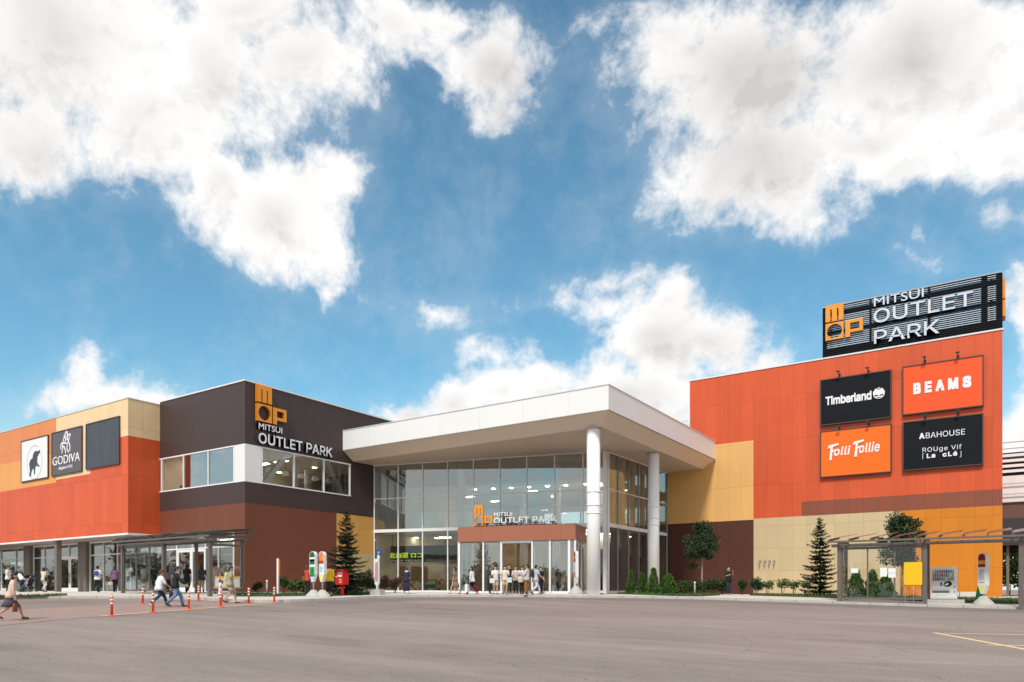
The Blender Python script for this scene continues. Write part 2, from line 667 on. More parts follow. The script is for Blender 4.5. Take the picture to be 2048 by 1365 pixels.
    def card(s, c, d, w, l, nrm, mi=0):
        c, d, nrm = Vector(c), Vector(d), Vector(nrm)
        a = d.cross(nrm)
        a = a.normalized() * (w / 2) if a.length > 1e-6 else Vector((w / 2, 0, 0))
        t = c + d * l
        mid = c + d * (l * .5)
        return s.add([c, mid + a, t, mid - a], [(0, 1, 2, 3)], mi=mi)

    def build(s, name, mats, parent=None, world=True, bevel=0.0):
        if not isinstance(mats, (list, tuple)):
            mats = [mats]
        me = bpy.data.meshes.new(name)
        off = Vector((0, 0, 0))
        if parent is not None and world:
            off = org_of(parent)
        me.from_pydata([tuple(p - off) for p in s.v], [], s.f)
        for m in mats:
            me.materials.append(m)
        me.polygons.foreach_set('use_smooth', s.sm)
        me.polygons.foreach_set('material_index', s.mi)
        me.update()
        if bevel:
            bm = bmesh.new()
            bm.from_mesh(me)
            bmesh.ops.bevel(bm, geom=list(bm.edges), offset=bevel, segments=2, affect='EDGES', clamp_overlap=True)
            bm.to_mesh(me)
            bm.free()
        o = bpy.data.objects.new(name, me)
        COL.objects.link(o)
        if parent is not None:
            o.parent = parent
        return o


def tag(o, label=None, cat=None, group=None, kind=None):
    if label:
        o['label'] = label
    if cat:
        o['category'] = cat
    if group:
        o['group'] = group
    if kind:
        o['kind'] = kind
    return o


ROOTS = []


def thing(name, label, cat, loc=(0, 0, 0), rz=0.0, group=None):
    o = bpy.data.objects.new(name, None)
    o.empty_display_size = .2
    COL.objects.link(o)
    o.location = loc
    o.rotation_euler = (0, 0, rz)
    o['_org'] = tuple(loc)
    ROOTS.append(o)
    return tag(o, label, cat, group)


def copy_tree(o, parent=None):
    c = o.copy()
    COL.objects.link(c)
    if parent is not None:
        c.parent = parent
    for ch in [x for x in bpy.data.objects if x.parent == o and x != c]:
        copy_tree(ch, c)
    return c


def bx(name, a, b, m, parent, bevel=0.0):
    return MB().box(a, b).build(name, m, parent, bevel=bevel)


try:                                            # the sans serif face that ships inside Blender
    FONT = bpy.data.fonts.load(bpy.utils.system_resource('DATAFILES', path='fonts') + '/Inter.woff2')
except Exception:
    FONT = None


def text_mesh(s, bold=0.0, shear=0.0, spacing=1.0, depth=.02):
    cu = bpy.data.curves.new('lettering', 'FONT')
    cu.body = s
    if FONT and all(ord(c) < 256 and c != 'I' for c in s):
        cu.font = FONT
    cu.extrude = depth / 2
    cu.shear = shear
    cu.space_character = spacing
    cu.resolution_u = 3
    o = bpy.data.objects.new('lettering', cu)
    COL.objects.link(o)
    dg = bpy.context.evaluated_depsgraph_get()
    me = bpy.data.meshes.new_from_object(o.evaluated_get(dg))
    bpy.data.objects.remove(o)
    bpy.data.curves.remove(cu)
    if bold:                                    # thicken the strokes: shifted copies, each a hair deeper or shallower
        b = MB()
        fs = [list(p.vertices) for p in me.polygons]
        for k in range(9):
            dx, dy = bold * (k % 3 - 1), bold * (k // 3 - 1)
            b.add([(v.co.x + dx, v.co.y + dy, v.co.z * (1 - .012 * k)) for v in me.vertices], fs)
        me = bpy.data.meshes.new('lettering')
        me.from_pydata([tuple(v) for v in b.v], [], b.f)
        me.update()
    return me


def put_text(name, s, p0, p1, height, m, parent, depth=.05, out=None, bold=0.0, shear=0.0, spacing=1.0, side=None, lift=.0):
    """letters whose bounding box runs from p0 to p1 (bottom edge) and rises by height; out = direction it faces"""
    me = text_mesh(s, bold, shear, spacing, 1.0)
    xs = [v.co.x for v in me.vertices]
    ys = [v.co.y for v in me.vertices]
    x0, x1, y0, y1 = min(xs), max(xs), min(ys), max(ys)
    p0, p1 = Vector(p0), Vector(p1)
    p1 = Vector((p1.x, p1.y, p0.z))
    ex = p1 - p0
    ez = Vector(out).normalized()
    org = org_of(parent)
    for v in me.vertices:
        a, b, c = (v.co.x - x0) / (x1 - x0), (v.co.y - y0) / (y1 - y0), v.co.z + .5
        v.co = p0 + ex * a + Vector((0, 0, height * b)) + ez * (lift + depth * c) - org
    me.materials.clear()
    me.materials.append(m)
    if side:
        me.materials.append(side)
    me.update()
    if side:
        for p in me.polygons:
            p.material_index = 0 if p.normal.dot(ez) > .7 else 1
    o = bpy.data.objects.new(name, me)
    COL.objects.link(o)
    o.parent = parent
    return o


def logo(parent, o0, ex, unit, m, depth, out, side=None):
    """three block letters: a square M over a square with a round hole, a flag-shaped P beside it"""
    ex, ez = Vector(ex).normalized(), Vector(out).normalized()
    ey = Vector((0, 0, 1))
    g = unit * .10
    u = unit
    mm = [m, side or m]

    def put(name, polys, dx, dy):
        b = MB()
        for i, pl in enumerate(polys):
            b.prism([(x * u + dx, y * u + dy) for x, y in pl], o0, ex, ey, ez, depth)
        o = b.build(name, mm, parent)
        for p in o.data.polygons:
            p.material_index = 0 if abs(p.normal.dot(ez)) > .7 else 1
        return o
    put('block_letter', [[(0, 0), (.27, 0), (.27, .78), (.36, .68), (.36, 0), (.64, 0), (.64, .78), (.73, .68), (.73, 0), (1, 0), (1, 1), (0, 1)]], 0, u + g)
    seg = 32
    ring = []
    for k in range(seg):
        a0, a1 = 2 * math.pi * k / seg, 2 * math.pi * (k + 1) / seg

        def sq(a):
            c, s_ = math.cos(a), math.sin(a)
            q = .5 / max(abs(c), abs(s_))
            return (.5 + c * q, .5 + s_ * q)

        def ci(a):
            return (.5 + .42 * math.cos(a), .5 + .42 * math.sin(a))
        ring.append([sq(a0), sq(a1), ci(a1), ci(a0)])
    put('block_letter', ring, 0, 0)
    put('block_letter', [[(0, 0), (.26, 0), (.26, .98), (0, .98)], [(.26, .26), (.95, .26), (.95, .43), (.26, .43)],
                         [(.26, .81), (.95, .81), (.95, .98), (.26, .98)], [(.76, .43), (.95, .43), (.95, .81), (.76, .81)]], u + g, 0)

# ================================================================ materials of the place
ASPH = asphalt_mat()
PAVE = mat('pavement_concrete', (.58, .53, .48), .85, var=.10, scale=1.6, bump=.2)
KERBM = mat('kerb_concrete', (.42, .39, .36), .85, var=.16, scale=2.2, bump=.2)
TRACK = mat('coloured_paving', (.32, .222, .195), .85, var=.10, scale=1.3, bump=.3, bscale=90)
YELLINE = mat('line_paint', (.82, .55, .31), .7, var=.14, scale=6)
ASPHD = mat('dark_asphalt', (.20, .168, .155), .85, var=.14, scale=.7, bump=.4, bscale=90, stretch=(.3, 1, 1))
WHITE = mat('white_paint', (.80, .79, .78), .4, var=.02)
WPANEL = panel_mat('white_cladding', (.80, .80, .79), step=3.1, zstep=50, zoff=-20, var=.012, rough=.35)
SOFFIT = panel_mat('soffit_board', (.64, .53, .43), step=1.9, zstep=60, zoff=-20, var=.03, rough=.5)
ALU = mat('white_aluminium', (.80, .80, .80), .35, metal=0, var=.02)
GREYALU = mat('grey_aluminium', (.36, .39, .40), .4, metal=.3, var=.03)
RED = panel_mat('red_board', (.62, .096, .032), var=.10)
BEIGE = panel_mat('pale_beige_board', (.80, .58, .34))
TAN = panel_mat('tan_board', (.70, .235, .075))
AMBER = panel_mat('light_orange_board', (.74, .33, .09))
SAND = panel_mat('sand_yellow_board', (.74, .42, .15))
STONE = panel_mat('stone_beige_board', (.57, .44, .26), zstep=1.6, zoff=-.02)
ORANGE = panel_mat('orange_board', (.60, .20, .016), zstep=1.6, zoff=-.02)
BROWN = panel_mat('brown_board', (.175, .058, .034), zstep=5.6, zoff=1.55)
CHOC = panel_mat('chocolate_board', (.085, .030, .020), zstep=5.6, zoff=1.55)
STRIP = panel_mat('brown_strip_board', (.25, .075, .042))
DARK = panel_mat('dark_charcoal_board', (.064, .042, .040), step=1.8, zstep=40, zoff=-20, var=.03)
DARKTRIM = mat('dark_frame', (.045, .035, .034), .5, var=.05)
GREYPOST = mat('grey_column_paint', (.17, .145, .125), .6, var=.06)
BRONZE = mat('bronze_grey_metal', (.16, .135, .12), .45, metal=.25, var=.05)
PORCH = panel_mat('terracotta_band', (.36, .135, .085), step=2.15, zstep=60, zoff=-20, var=.02, off=.6)
GLASS = glass_mat('clear_glass', (.92, .95, .94), base=.01, gain=.8)
GLASSB = glass_mat('mirror_glass', (.92, .955, .96), base=.13, gain=1.1)
GLASSC = glass_mat('shelter_glass', (.94, .955, .95), base=.01, gain=.7)
SKYGL = glass_mat('sky_mirror_glass', (.74, .84, .88), base=.38, gain=1.2)
INWALL = mat('interior_cream_wall', (.74, .65, .50), .8, var=.03)
INWHITE = mat('interior_white', (.74, .73, .70), .7, var=.02)
INFLOOR = mat('interior_floor_tile', (.38, .30, .22), .4, var=.08)
INDARK = mat('interior_dark_timber', (.045, .022, .015), .5, var=.12)
WOOD = mat('pine_timber', (.36, .19, .08), .6, var=.2, scale=6, stretch=(1, 1, 8))
FILLM = mat('added_fill_panel', (.9, .87, .8), .5, var=0, emit=((1, .92, .78), 9))  # glow of the panels added to brighten dim rooms
LAMPM = mat('lit_lamp', (.9, .85, .75), .5, var=0, emit=((1, .88, .68), 14))
LOGO = mat('logo_orange', (.80, .30, .03), .4, var=.02)
LOGOS = mat('logo_side_orange', (.62, .20, .012), .4, var=.02)
LETTER = mat('white_letter_face', (.82, .83, .86), .35, var=.01)
LETSIDE = mat('navy_letter_side', (.035, .045, .075), .4, var=.02)
GRASS = mat('lawn_soil', (.045, .075, .018), .9, var=.35, scale=5)

YR, XD, YC, XC, XG, ZS = 53.16, -37.69, 35.20, -17.26, -21.03, 9.34
YM, YL, XL = 27.31, 25.15, -46.88

# ================================================================ ground
def ground_sheet():
    b = MB()
    ds = [-120, -60, -15, -5, 5, 12, 18, 22, 26, 30, 34, 38, 42, 60, 100, 200, 500, 1500]
    xs = [-1500, -400, -150, -80, -50, -35, -25, -18, -10, -4, 2, 8, 14, 20, 26, 33, 40, 60, 150, 400, 1500]
    for d in ds:
        for xc in xs:
            x, y = xc * CT - d * ST, xc * ST + d * CT
            b.v.append(Vector((x, y, gz(x, y))))
    n = len(xs)
    for i in range(len(ds) - 1):
        for j in range(n - 1):
            b.f.append([i * n + j, i * n + j + 1, (i + 1) * n + j + 1, (i + 1) * n + j])
            b.sm.append(True)
            b.mi.append(0)
    return tag(b.build('parking_lot', ASPH), kind='structure')


ground_sheet()
KPX = [(-420, 1198.5), (-150, 1196.5), (0, 1195.5), (120, 1193.8), (260, 1194.5), (330, 1196), (400, 1199), (460, 1203), (520, 1205), (580, 1204.8), (640, 1202.5), (700, 1199.8), (770, 1196.5),
       (840, 1195), (920, 1194.8), (1050, 1195), (1180, 1196), (1306, 1197.6), (1405, 1199.6), (1540, 1203.6), (1640, 1207), (1740, 1210.6), (1855, 1214.4), (1950, 1217), (2048, 1219.6), (2200, 1224.5), (2450, 1235)]


def smooth_line(pts, k=4):
    out = []
    for i in range(len(pts) - 1):
        p0, p1, p2, p3 = pts[max(i - 1, 0)], pts[i], pts[i + 1], pts[min(i + 2, len(pts) - 1)]
        for j in range(k):
            t = j / k
            out.append(.5 * ((2 * p1) + (p2 - p0) * t + (2 * p0 - 5 * p1 + 4 * p2 - p3) * t * t + (3 * p1 - p0 - 3 * p2 + p3) * t ** 3))
    return out + [pts[-1]]


KL = smooth_line([road(*p) for p in KPX])
for p in KL:
    p.z = gz(p.x, p.y)


def nrm_at(i):
    a, c = KL[max(i - 1, 0)], KL[min(i + 1, len(KL) - 1)]
    e = (c - a)
    e.z = 0
    e.normalize()
    return Vector((-e.y, e.x, 0))


def kerb_and_pavement():
    b, q, gl = MB(), MB(), MB()
    seam = mat('kerb_seam', (.12, .11, .10), .9, var=0)
    acc = 0
    for i in range(len(KL) - 1):
        p0, p1 = KL[i], KL[i + 1]
        n0, n1 = nrm_at(i) * .16, nrm_at(i + 1) * .16
        k = Vector((0, 0, KERB + .006))
        dn = Vector((0, 0, -.1))
        sl0, sl1 = nrm_at(i) * .03, nrm_at(i + 1) * .03
        b.add([p0 + dn, p1 + dn, p1 + sl1 + k, p0 + sl0 + k, p1 + n1 + k, p0 + n0 + k], [(0, 1, 2, 3), (3, 2, 4, 5)])
        acc += (p1 - p0).length
        if acc > 1.15:
            acc = 0
            e = (p1 - p0).normalized() * .012
            t = Vector((0, 0, .003))
            b.add([p1 - e + dn - n1 * .02, p1 + e + dn - n1 * .02, p1 + e + sl1 + k - n1 * .02 + t, p1 - e + sl1 + k - n1 * .02 + t, p1 + e + n1 + k + t, p1 - e + n1 + k + t], [(0, 1, 2, 3), (3, 2, 4, 5)], mi=1)
    tag(b.build('kerb', [KERBM, seam]), kind='structure')
    steps = [0, .5, 1.2, 2.5, 4, 6.5, 10, 16, 26]
    for i in range(len(KL)):
        n = nrm_at(i)
        r = KL[i] + n * .15
        away = Vector((r.x, r.y, 0)).normalized()
        for s_ in steps:
            p = r + away * s_
            q.v.append(Vector((p.x, p.y, gz(p.x, p.y) + KERB)))
    m = len(steps)
    for i in range(len(KL) - 1):
        for j in range(m - 1):
            q.f.append([i * m + j, (i + 1) * m + j, (i + 1) * m + j + 1, i * m + j + 1])
            q.sm.append(True)
            q.mi.append(0)
    tag(q.build('pavement', PAVE), kind='structure')


kerb_and_pavement()


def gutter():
    """strip of darker asphalt along the kerb"""
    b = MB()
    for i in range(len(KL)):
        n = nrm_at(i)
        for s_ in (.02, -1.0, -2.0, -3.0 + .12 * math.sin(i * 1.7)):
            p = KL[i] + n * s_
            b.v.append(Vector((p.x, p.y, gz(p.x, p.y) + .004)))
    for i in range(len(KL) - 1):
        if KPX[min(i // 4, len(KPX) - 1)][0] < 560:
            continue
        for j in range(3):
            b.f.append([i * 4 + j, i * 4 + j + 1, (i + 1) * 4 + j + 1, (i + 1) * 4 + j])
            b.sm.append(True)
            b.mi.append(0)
    tag(b.build('dark_kerb_strip', ASPHD), kind='structure')


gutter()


def strip(name, pts, w, m, lift=.004):
    b = MB()
    for i in range(len(pts) - 1):
        p, q = pts[i], pts[i + 1]
        e = (q - p)
        e.z = 0
        e.normalize()
        n = Vector((-e.y, e.x, 0)) * (w / 2)
        N_ = 10
        for k in range(N_):
            a, c = p.lerp(q, k / N_), p.lerp(q, (k + 1) / N_)
            vs = [a - n, c - n, c + n, a + n]
            for v in vs:
                v.z = gz(v.x, v.y) + lift
            b.add(vs, [(0, 1, 2, 3)])
    return tag(b.build(name, m), kind='structure')


strip('yellow_bay_line', [road(1868, 1266), road(2300, 1345)], .15, YELLINE)
strip('yellow_bay_line', [road(1885, 1267.3), road(2300, 1275)], .13, YELLINE, .006)
strip('yellow_bay_line', [road(1976, 1291), road(2300, 1297)], .13, YELLINE, .006)
strip('crossing_edge_line', [road(196, 1232), road(552, 1206.4)], .19, YELLINE, .012)
strip('crossing_edge_line', [road(30, 1203), road(178, 1200.5)], .25, mat('faded_line_paint', (.42, .27, .15), .8, var=.3, scale=4), .012)


def poly_ground(name, pxs, m, lift):
    b = MB()
    pts = [road(*p) for p in pxs]
    c = sum(pts, Vector()) / len(pts)
    n = len(pts)
    for i in range(n):
        p, q = pts[i], pts[(i + 1) % n]
        for k in range(5):
            a0, a1 = k / 5, (k + 1) / 5
            vs = [c.lerp(p, a0), c.lerp(p, a1), c.lerp(q, a1), c.lerp(q, a0)]
            for v in vs:
                v.z = gz(v.x, v.y) + lift
            b.add(vs, [(0, 1, 2, 3)] if k else [(0, 1, 2)])
    return tag(b.build(name, m), kind='structure')


poly_ground('crossing_path', [(-300, 1262), (0, 1250), (100, 1240), (200, 1232.5), (400, 1217), (540, 1206.8), (470, 1206.3), (400, 1203), (250, 1206), (130, 1212), (0, 1220), (-300, 1232)], TRACK, .008)


def lawn(px_front, back, name_label=None, seed=1, blades=2500):
    """a strip of lawn: soil sheet with many blades, one object nobody could count"""
    b = MB()
    r = random.Random(seed)
    fr = [pave(*p) for p in px_front]
    bk = [Vector((p.x, p.y, 0)) + Vector((p.x, p.y, 0)).normalized() * back for p in fr]
    for i in range(len(fr) - 1):
        vs = [fr[i].copy(), fr[i + 1].copy(), bk[i + 1].copy(), bk[i].copy()]
        for v in vs:
            v.z = gz(v.x, v.y) + KERB + .02
        b.add(vs, [(0, 1, 2, 3)])
    tot = sum((fr[i + 1] - fr[i]).length for i in range(len(fr) - 1))
    for i in range(len(fr) - 1):
        n = int(blades * (fr[i + 1] - fr[i]).length / tot)
        for k in range(n):
            s_, t = r.random(), r.random() ** 1.3
            p = fr[i].lerp(fr[i + 1], s_).lerp(bk[i].lerp(bk[i + 1], s_), t)
            p.z = gz(p.x, p.y) + KERB + .02
            h = r.uniform(.05, .13)
            a = r.uniform(0, 6.28)
            dx = Vector((math.cos(a), math.sin(a), 0)) * .02
            lean = Vector((r.uniform(-.04, .04), r.uniform(-.04, .04), h))
            b.add([p - dx, p + dx, p + lean], [(0, 1, 2)], mi=1 + (k % 2))
    g1 = mat('grass_blade_dark', (.038, .085, .016), .7, var=.3, scale=2)
    g2 = mat('grass_blade_light', (.075, .14, .03), .7, var=.3, scale=2)
    return tag(b.build('grass', [GRASS, g1, g2]), kind='stuff')


lawn([(470, 1192.5), (540, 1193), (640, 1192), (740, 1190.5)], 4, seed=2)
lawn([(1235, 1188), (1290, 1190.5), (1340, 1192.5), (1400, 1193.5), (1440, 1191)], 3, seed=3, blades=2500)
lawn([(1500, 1191.5), (1600, 1194.5), (1690, 1197.5), (1760, 1200)], 6, seed=4, blades=3500)
lawn([(1760, 1200), (1850, 1203.5), (1940, 1206.5), (2048, 1209), (2250, 1217)], 7, seed=5, blades=5500)
lawn([(-200, 1193), (0, 1191), (90, 1189.5), (134, 1188)], 1.6, seed=6, blades=1500)

# ================================================================ left wing: coloured shop building
lw = thing('shop_wing', 'long left shop building with red, orange and beige boards over a glazed ground floor', 'building', (-60, YL, 0))
T = .16
Z0, Z1 = 3.93, 12.72
bx('upper_storey', (-110, YL + T, Z0 + .03), (XL - T, 60, Z1 - .05), mat('plain_grey_wall', (.25, .23, .21), .8), lw)


def wallbox(lbl, a, b, m, root):
    o = bx('wall_panel', a, b, m, root)
    o['label'] = lbl
    return o


yf = YL
wallbox('pale beige boards at the upper right of the front', (-56.62, yf, 10.30), (XL, yf + T, Z1), BEIGE, lw)
wallbox('pale beige boards above the low red step', (-56.62, yf, 8.24), (-51.75, yf + T, 10.297), BEIGE, lw)
wallbox('tan orange boards along the roof edge', (-110, yf, 10.23), (-56.623, yf + T, Z1), TAN, lw)
wallbox('light orange boards under the tan ones', (-110, yf, 8.05), (-56.623, yf + T, 10.227), AMBER, lw)
wallbox('red boards of the stepped right part', (-51.747, yf, 3.96), (XL, yf + T, 10.297), RED, lw)
wallbox('red boards along the lower storey edge', (-56.62, yf, 3.96), (-51.75, yf + T, 8.237), RED, lw)
wallbox('red boards over the shop windows', (-66.0, yf, 3.96), (-56.623, yf + T, 8.047), RED, lw)
wallbox('beige boards beyond the red ones', (-110, yf, 3.96), (-66.003, yf + T, 8.047), AMBER, lw)
wallbox('pale beige boards round the corner', (XL - T, yf + T + .002, 10.30), (XL, YM + .1, Z1), BEIGE, lw)
wallbox('dark red boards round the corner', (XL - T, yf + T + .002, 3.96), (XL, YM + .1, 10.297), RED, lw)
MB().box((-110.05, yf - .03, Z1 + .003), (XL + .03, yf + .5, Z1 + .06)).box((XL - .4, yf + .502, Z1 + .003), (XL + .03, YM + .1, Z1 + .06)).build('parapet_cap', mat('pale_cap_metal', (.62, .56, .47), .4), lw)
bx('edge_trim', (-110, yf - .05, 3.84), (XL + .04, yf + .12, 3.955), WHITE, lw)
bx('edge_trim', (XL - .12, yf + .123, 3.84), (XL + .04, YM + .25, 3.955), WHITE, lw)
bx('soffit', (-110, yf + .123, 3.87), (XL - .123, 27.62, 3.93), mat('soffit_grey', (.42, .38, .34), .7), lw)
SY = 27.65


def storefront(root, x0, x1, y, z1, posts, trans, doors, solid=(), g=GLASS):
    """glazing along X at depth y: posts at xs, a transom height, doors as (x0,x1) pairs"""
    xs = sorted([x0] + posts + [x1])
    for x in xs:
        bx('mullion', (x - .035, y - .06, .05), (x + .035, y + .04, z1), ALU, root)
    bx('transom', (x0, y - .05, trans - .04), (x1, y + .03, trans + .04), ALU, root)
    bx('sill', (x0, y - .055, .02), (x1, y + .035, .14), ALU, root)
    bx('head_rail', (x0, y - .05, z1 - .12), (x1, y + .03, z1), ALU, root)
    for a, b in zip(xs[:-1], xs[1:]):
        if any(a >= s0 - .01 and b <= s1 + .01 for s0, s1 in solid):
            continue
        bx('window_pane', (a + .036, y - .006, trans + .041), (b - .036, y + .006, z1 - .121), g, root)
        if not any(a >= s0 - .01 and b <= s1 + .01 for s0, s1 in doors):
            bx('window_pane', (a + .036, y - .006, .141), (b - .036, y + .006, trans - .041), g, root)
    for s0, s1 in doors:
        mid = (s0 + s1) / 2
        for a, b, hs in ((s0 + .04, mid - .005, 1), (mid + .005, s1 - .04, -1)):
            fr = MB()
            yy0, yy1 = y - .03, y + .02
            fr.box((a, yy0, .15), (a + .13, yy1, trans - .05)).box((b - .13, yy0, .15), (b, yy1, trans - .05))
            fr.box((a + .13, yy0, .15), (b - .13, yy1, .40)).box((a + .13, yy0, trans - .22), (b - .13, yy1, trans - .05))
            d = fr.build('door', ALU, root)
            bx('door_pane', (a + .131, y - .008, .401), (b - .131, y + .004, trans - .221), g, d)
            hx = b - .065 if hs > 0 else a + .065
            MB().tube([(hx, y - .09, .75), (hx, y - .09, 1.55)], .02, 8).box((hx - .012, y - .09, .80), (hx + .012, y - .03, .83)).box((hx - .012, y - .09, 1.48), (hx + .012, y - .03, 1.51)).build('door_handle', GREYALU, d)


def sfx(px):
    return onY(px, 1130, SY).x


storefront(lw, -88, sfx(55), SY, 3.86, [sfx(-120), sfx(-60), sfx(-20), sfx(3), sfx(33)], 2.85, [(sfx(3), sfx(33))])
storefront(lw, sfx(68), sfx(164), SY, 3.86, [sfx(90), sfx(119.5), sfx(139), sfx(163)], 2.85, [(sfx(119.5), sfx(163))])
storefront(lw, sfx(181), XL - .25, SY, 3.86, [sfx(208), sfx(236), sfx(262), sfx(290)], 2.85, [])
for a, b in ((55, 67), (164, 180)):
    bx('column', (sfx(a), SY - .30, 0), (sfx(b), SY + .25, 3.868), GREYPOST, lw)
p = onY(116, 1150, YL + .35)
bx('column', (p.x - .17, YL + .18, 0), (p.x + .17, YL + .52, 3.868), GREYPOST, lw)
for x in (-70.5, -80):
    bx('column', (x - .17, YL + .18, 0), (x + .17, YL + .52, 3.868), GREYPOST, lw)
bx('shop_floor', (-88, SY + .05, -.2), (XL - .2, 41, .06), INFLOOR, lw)
bx('back_wall', (-88, 36, 0), (XL - .2, 36.2, 3.86), mat('shop_back_wall', (.58, .46, .32), .8, var=.15, scale=.5), lw)
bx('red_frieze', (-88, 35.94, 2.35), (XL - .2, 35.998, 3.6), mat('frieze_red', (.55, .08, .03), .7, var=.05), lw)
bx('ceiling_bulkhead', (-88, 29.6, 3.0), (XL - .2, 29.7, 3.62), mat('frieze_red', ()), lw)
bx('shop_ceiling', (-88, SY + .05, 3.62), (XL - .2, 41, 3.66), INWHITE, lw)
for x in (-76, -68, -62.5, -57.5, -53):
    bx('ceiling_light_or_fill', (x - .9, 32.2, 3.57), (x + .9, 32.6, 3.615), LAMPM, lw)
for k, (x, c, h) in enumerate(((-66.3, (.5, .08, .03), 2.9), (-63.2, (.06, .22, .05), 1.5), (-61.3, (.55, .42, .10), 1.2), (-59.2, (.10, .30, .32), 2.4), (-55.6, (.30, .03, .04), 2.6), (-52.5, (.45, .28, .06), 1.6), (-50.2, (.25, .10, .05), 2.2))):
    b = MB()
    m1 = mat('shop_stock_%s' % 'abcdefg'[k], c, .6, var=.5, scale=5)
    for j in range(4):
        z = h * j / 4
        b.box((x - .9, 30.6, z + .06), (x + .9, 31.3, z + .12), 0)
        for i in range(7):
            xx = x - .82 + i * .245
            b.box((xx, 30.65, z + .123), (xx + .19, 31.1, z + .123 + h / 4 * rnd.uniform(.45, .75)), 1)
    b.box((x - .94, 30.55, .062), (x - .9, 31.3, h), 0).box((x + .9, 30.55, .062), (x + .94, 31.3, h), 0)
    rb = thing('display_rack', '%s stocked shop rack behind the left wing glass' % ('red tall', 'low green', 'small yellow', 'blue green', 'dark red tall', 'ochre', 'brown')[k], 'rack', (x, 31, .06))
    b.build('shelves', [INWHITE, m1], rb)

# ================================================================ dark corner building
cb_ = thing('corner_building', 'dark charcoal corner block over brown boards with a ribbon window round the corner', 'building', (-42, YM, 0))
Z1 = 12.9
FX = XL + .003      # its front starts at the wing's side wall
wallbox('dark front boards above the ribbon window', (FX, YM, 9.11), (XD, YM + T, Z1), DARK, cb_)
wallbox('dark side boards above the ribbon window', (XD - T, YM + T + .002, 9.11), (XD, 60, Z1), DARK, cb_)
wallbox('dark front boards under the ribbon window', (FX, YM, 5.53), (XD, YM + T, 6.82), DARK, cb_)
wallbox('dark side boards under the ribbon window', (XD - T, YM + T + .002, 5.53), (XD, 35.95, 6.82), DARK, cb_)
wallbox('dark side boards behind the window', (XD - T, 35.953, 5.53), (XD, 38.2, 9.107), DARK, cb_)
wallbox('brown front boards over the shop doors', (FX, YM, 3.97), (XD, YM + T, 5.527), BROWN, cb_)
XE = -38.72
wallbox('brown front boards at the corner', (XE, YM, -.8), (XD, YM + T, 3.967), BROWN, cb_)
wallbox('brown side boards', (XD - T, YM + T + .002, -.8), (XD, 34.62, 5.527), BROWN, cb_)
wallbox('sand yellow side boards beside the entrance glass', (XD - T, 34.623, 2.85), (XD, 38.2, 5.527), panel_mat('warm_sand_board', (.66, .36, .10)), cb_)
wallbox('stone beige side boards beside the entrance glass', (XD - T, 34.623, -.8), (XD, 38.2, 2.847), STONE, cb_)
MB().box((FX, YM - .05, Z1 + .003), (XD + .05, YM + .4, Z1 + .09)).box((XD - .4, YM + .403, Z1 + .003), (XD + .05, 60, Z1 + .09)).build('parapet_cap', mat('cap_white_metal', (.75, .74, .72), .35), cb_)
bx('roof_deck', (FX + .2, YM + .4, Z1 - .5), (XD - .4, 60, Z1 - .2), mat('roof_membrane', (.3, .3, .3), .8), cb_)
# white corner and ribbon window
xw, yw = onY(469, 930, YM).x, onX(522, 930, XD).y
MB().box((xw, YM - .004, 6.823), (XD + .004, YM + T, 9.107)).box((XD - T, YM + T, 6.823), (XD + .004, yw, 9.107)).build('white_corner_panel', WHITE, cb_)
fb = MB()
fb.box((FX, YM - .03, 6.823), (xw - .002, YM + .13, 6.90)).box((FX, YM - .03, 9.03), (xw - .002, YM + .13, 9.107))
for px in (323, 367, 416.5, 468):
    x = onY(px, 930, YM).x
    fb.box((x - .045, YM - .02, 6.902), (x + .045, YM + .12, 9.028))
fb.build('window_frame', ALU, cb_)
fb = MB()
fb.box((XD - .13, yw + .002, 6.823), (XD + .03, 35.95, 6.90)).box((XD - .13, yw + .002, 9.03), (XD + .03, 35.95, 9.107))
for px in (524, 588, 648, 700):
    y = onX(px, 930, XD).y
    fb.box((XD - .12, y - .045, 6.902), (XD + .02, y + .045, 9.028))
fb.build('window_frame', ALU, cb_)
mat_low = glass_mat('low_reflection_glass', (.93, .95, .94), base=0, gain=.25)
q = [onY(px, 930, YM).x for px in (323, 367, 416.5, 468)]
for i, (a, b) in enumerate(zip(q[:-1], q[1:])):
    bx('window_pane', (a + .046, YM + .04, 6.902), (b - .046, YM + .052, 9.028), SKYGL if i else mat_low, cb_)
q = [onX(px, 930, XD).y for px in (524, 588, 648, 700)]
for a, b in zip(q[:-1], q[1:]):
    bx('window_pane', (XD - .052, a + .046, 6.902), (XD - .04, b - .046, 9.028), GLASS, cb_)
# cafe room behind the ribbon window
bx('cafe_floor', (FX + .2, YM + .2, 6.2), (XD - .2, 46, 6.62), INFLOOR, cb_)
bx('cafe_ceiling', (FX + .2, YM + .2, 9.25), (XD - .2, 46, 9.4), mat('cafe_ceiling', (.62, .58, .50), .8), cb_)
bx('cafe_back_wall', (FX + .2, 41, 6.62), (XD - .2, 41.2, 9.25), mat('cafe_wall', (.36, .28, .19), .8, var=.1), cb_)
bx('cafe_side_wall', (FX + .1, YM + .2, 6.62), (FX + .25, 41, 9.25), INWALL, cb_)
br = MB()
br.beam((XD - .55, onX(522, 980, XD - .5).y, 6.65), (XD - .55, onX(578, 900, XD - .5).y, 9.25), .32, .32)
br.build('brace', INWHITE, cb_)
MB().beam((XD - .55, onX(650, 930, XD - .5).y, 9.25), (XD - .55, onX(688, 985, XD - .5).y, 6.65), .32, .32).build('brace', INWHITE, cb_)
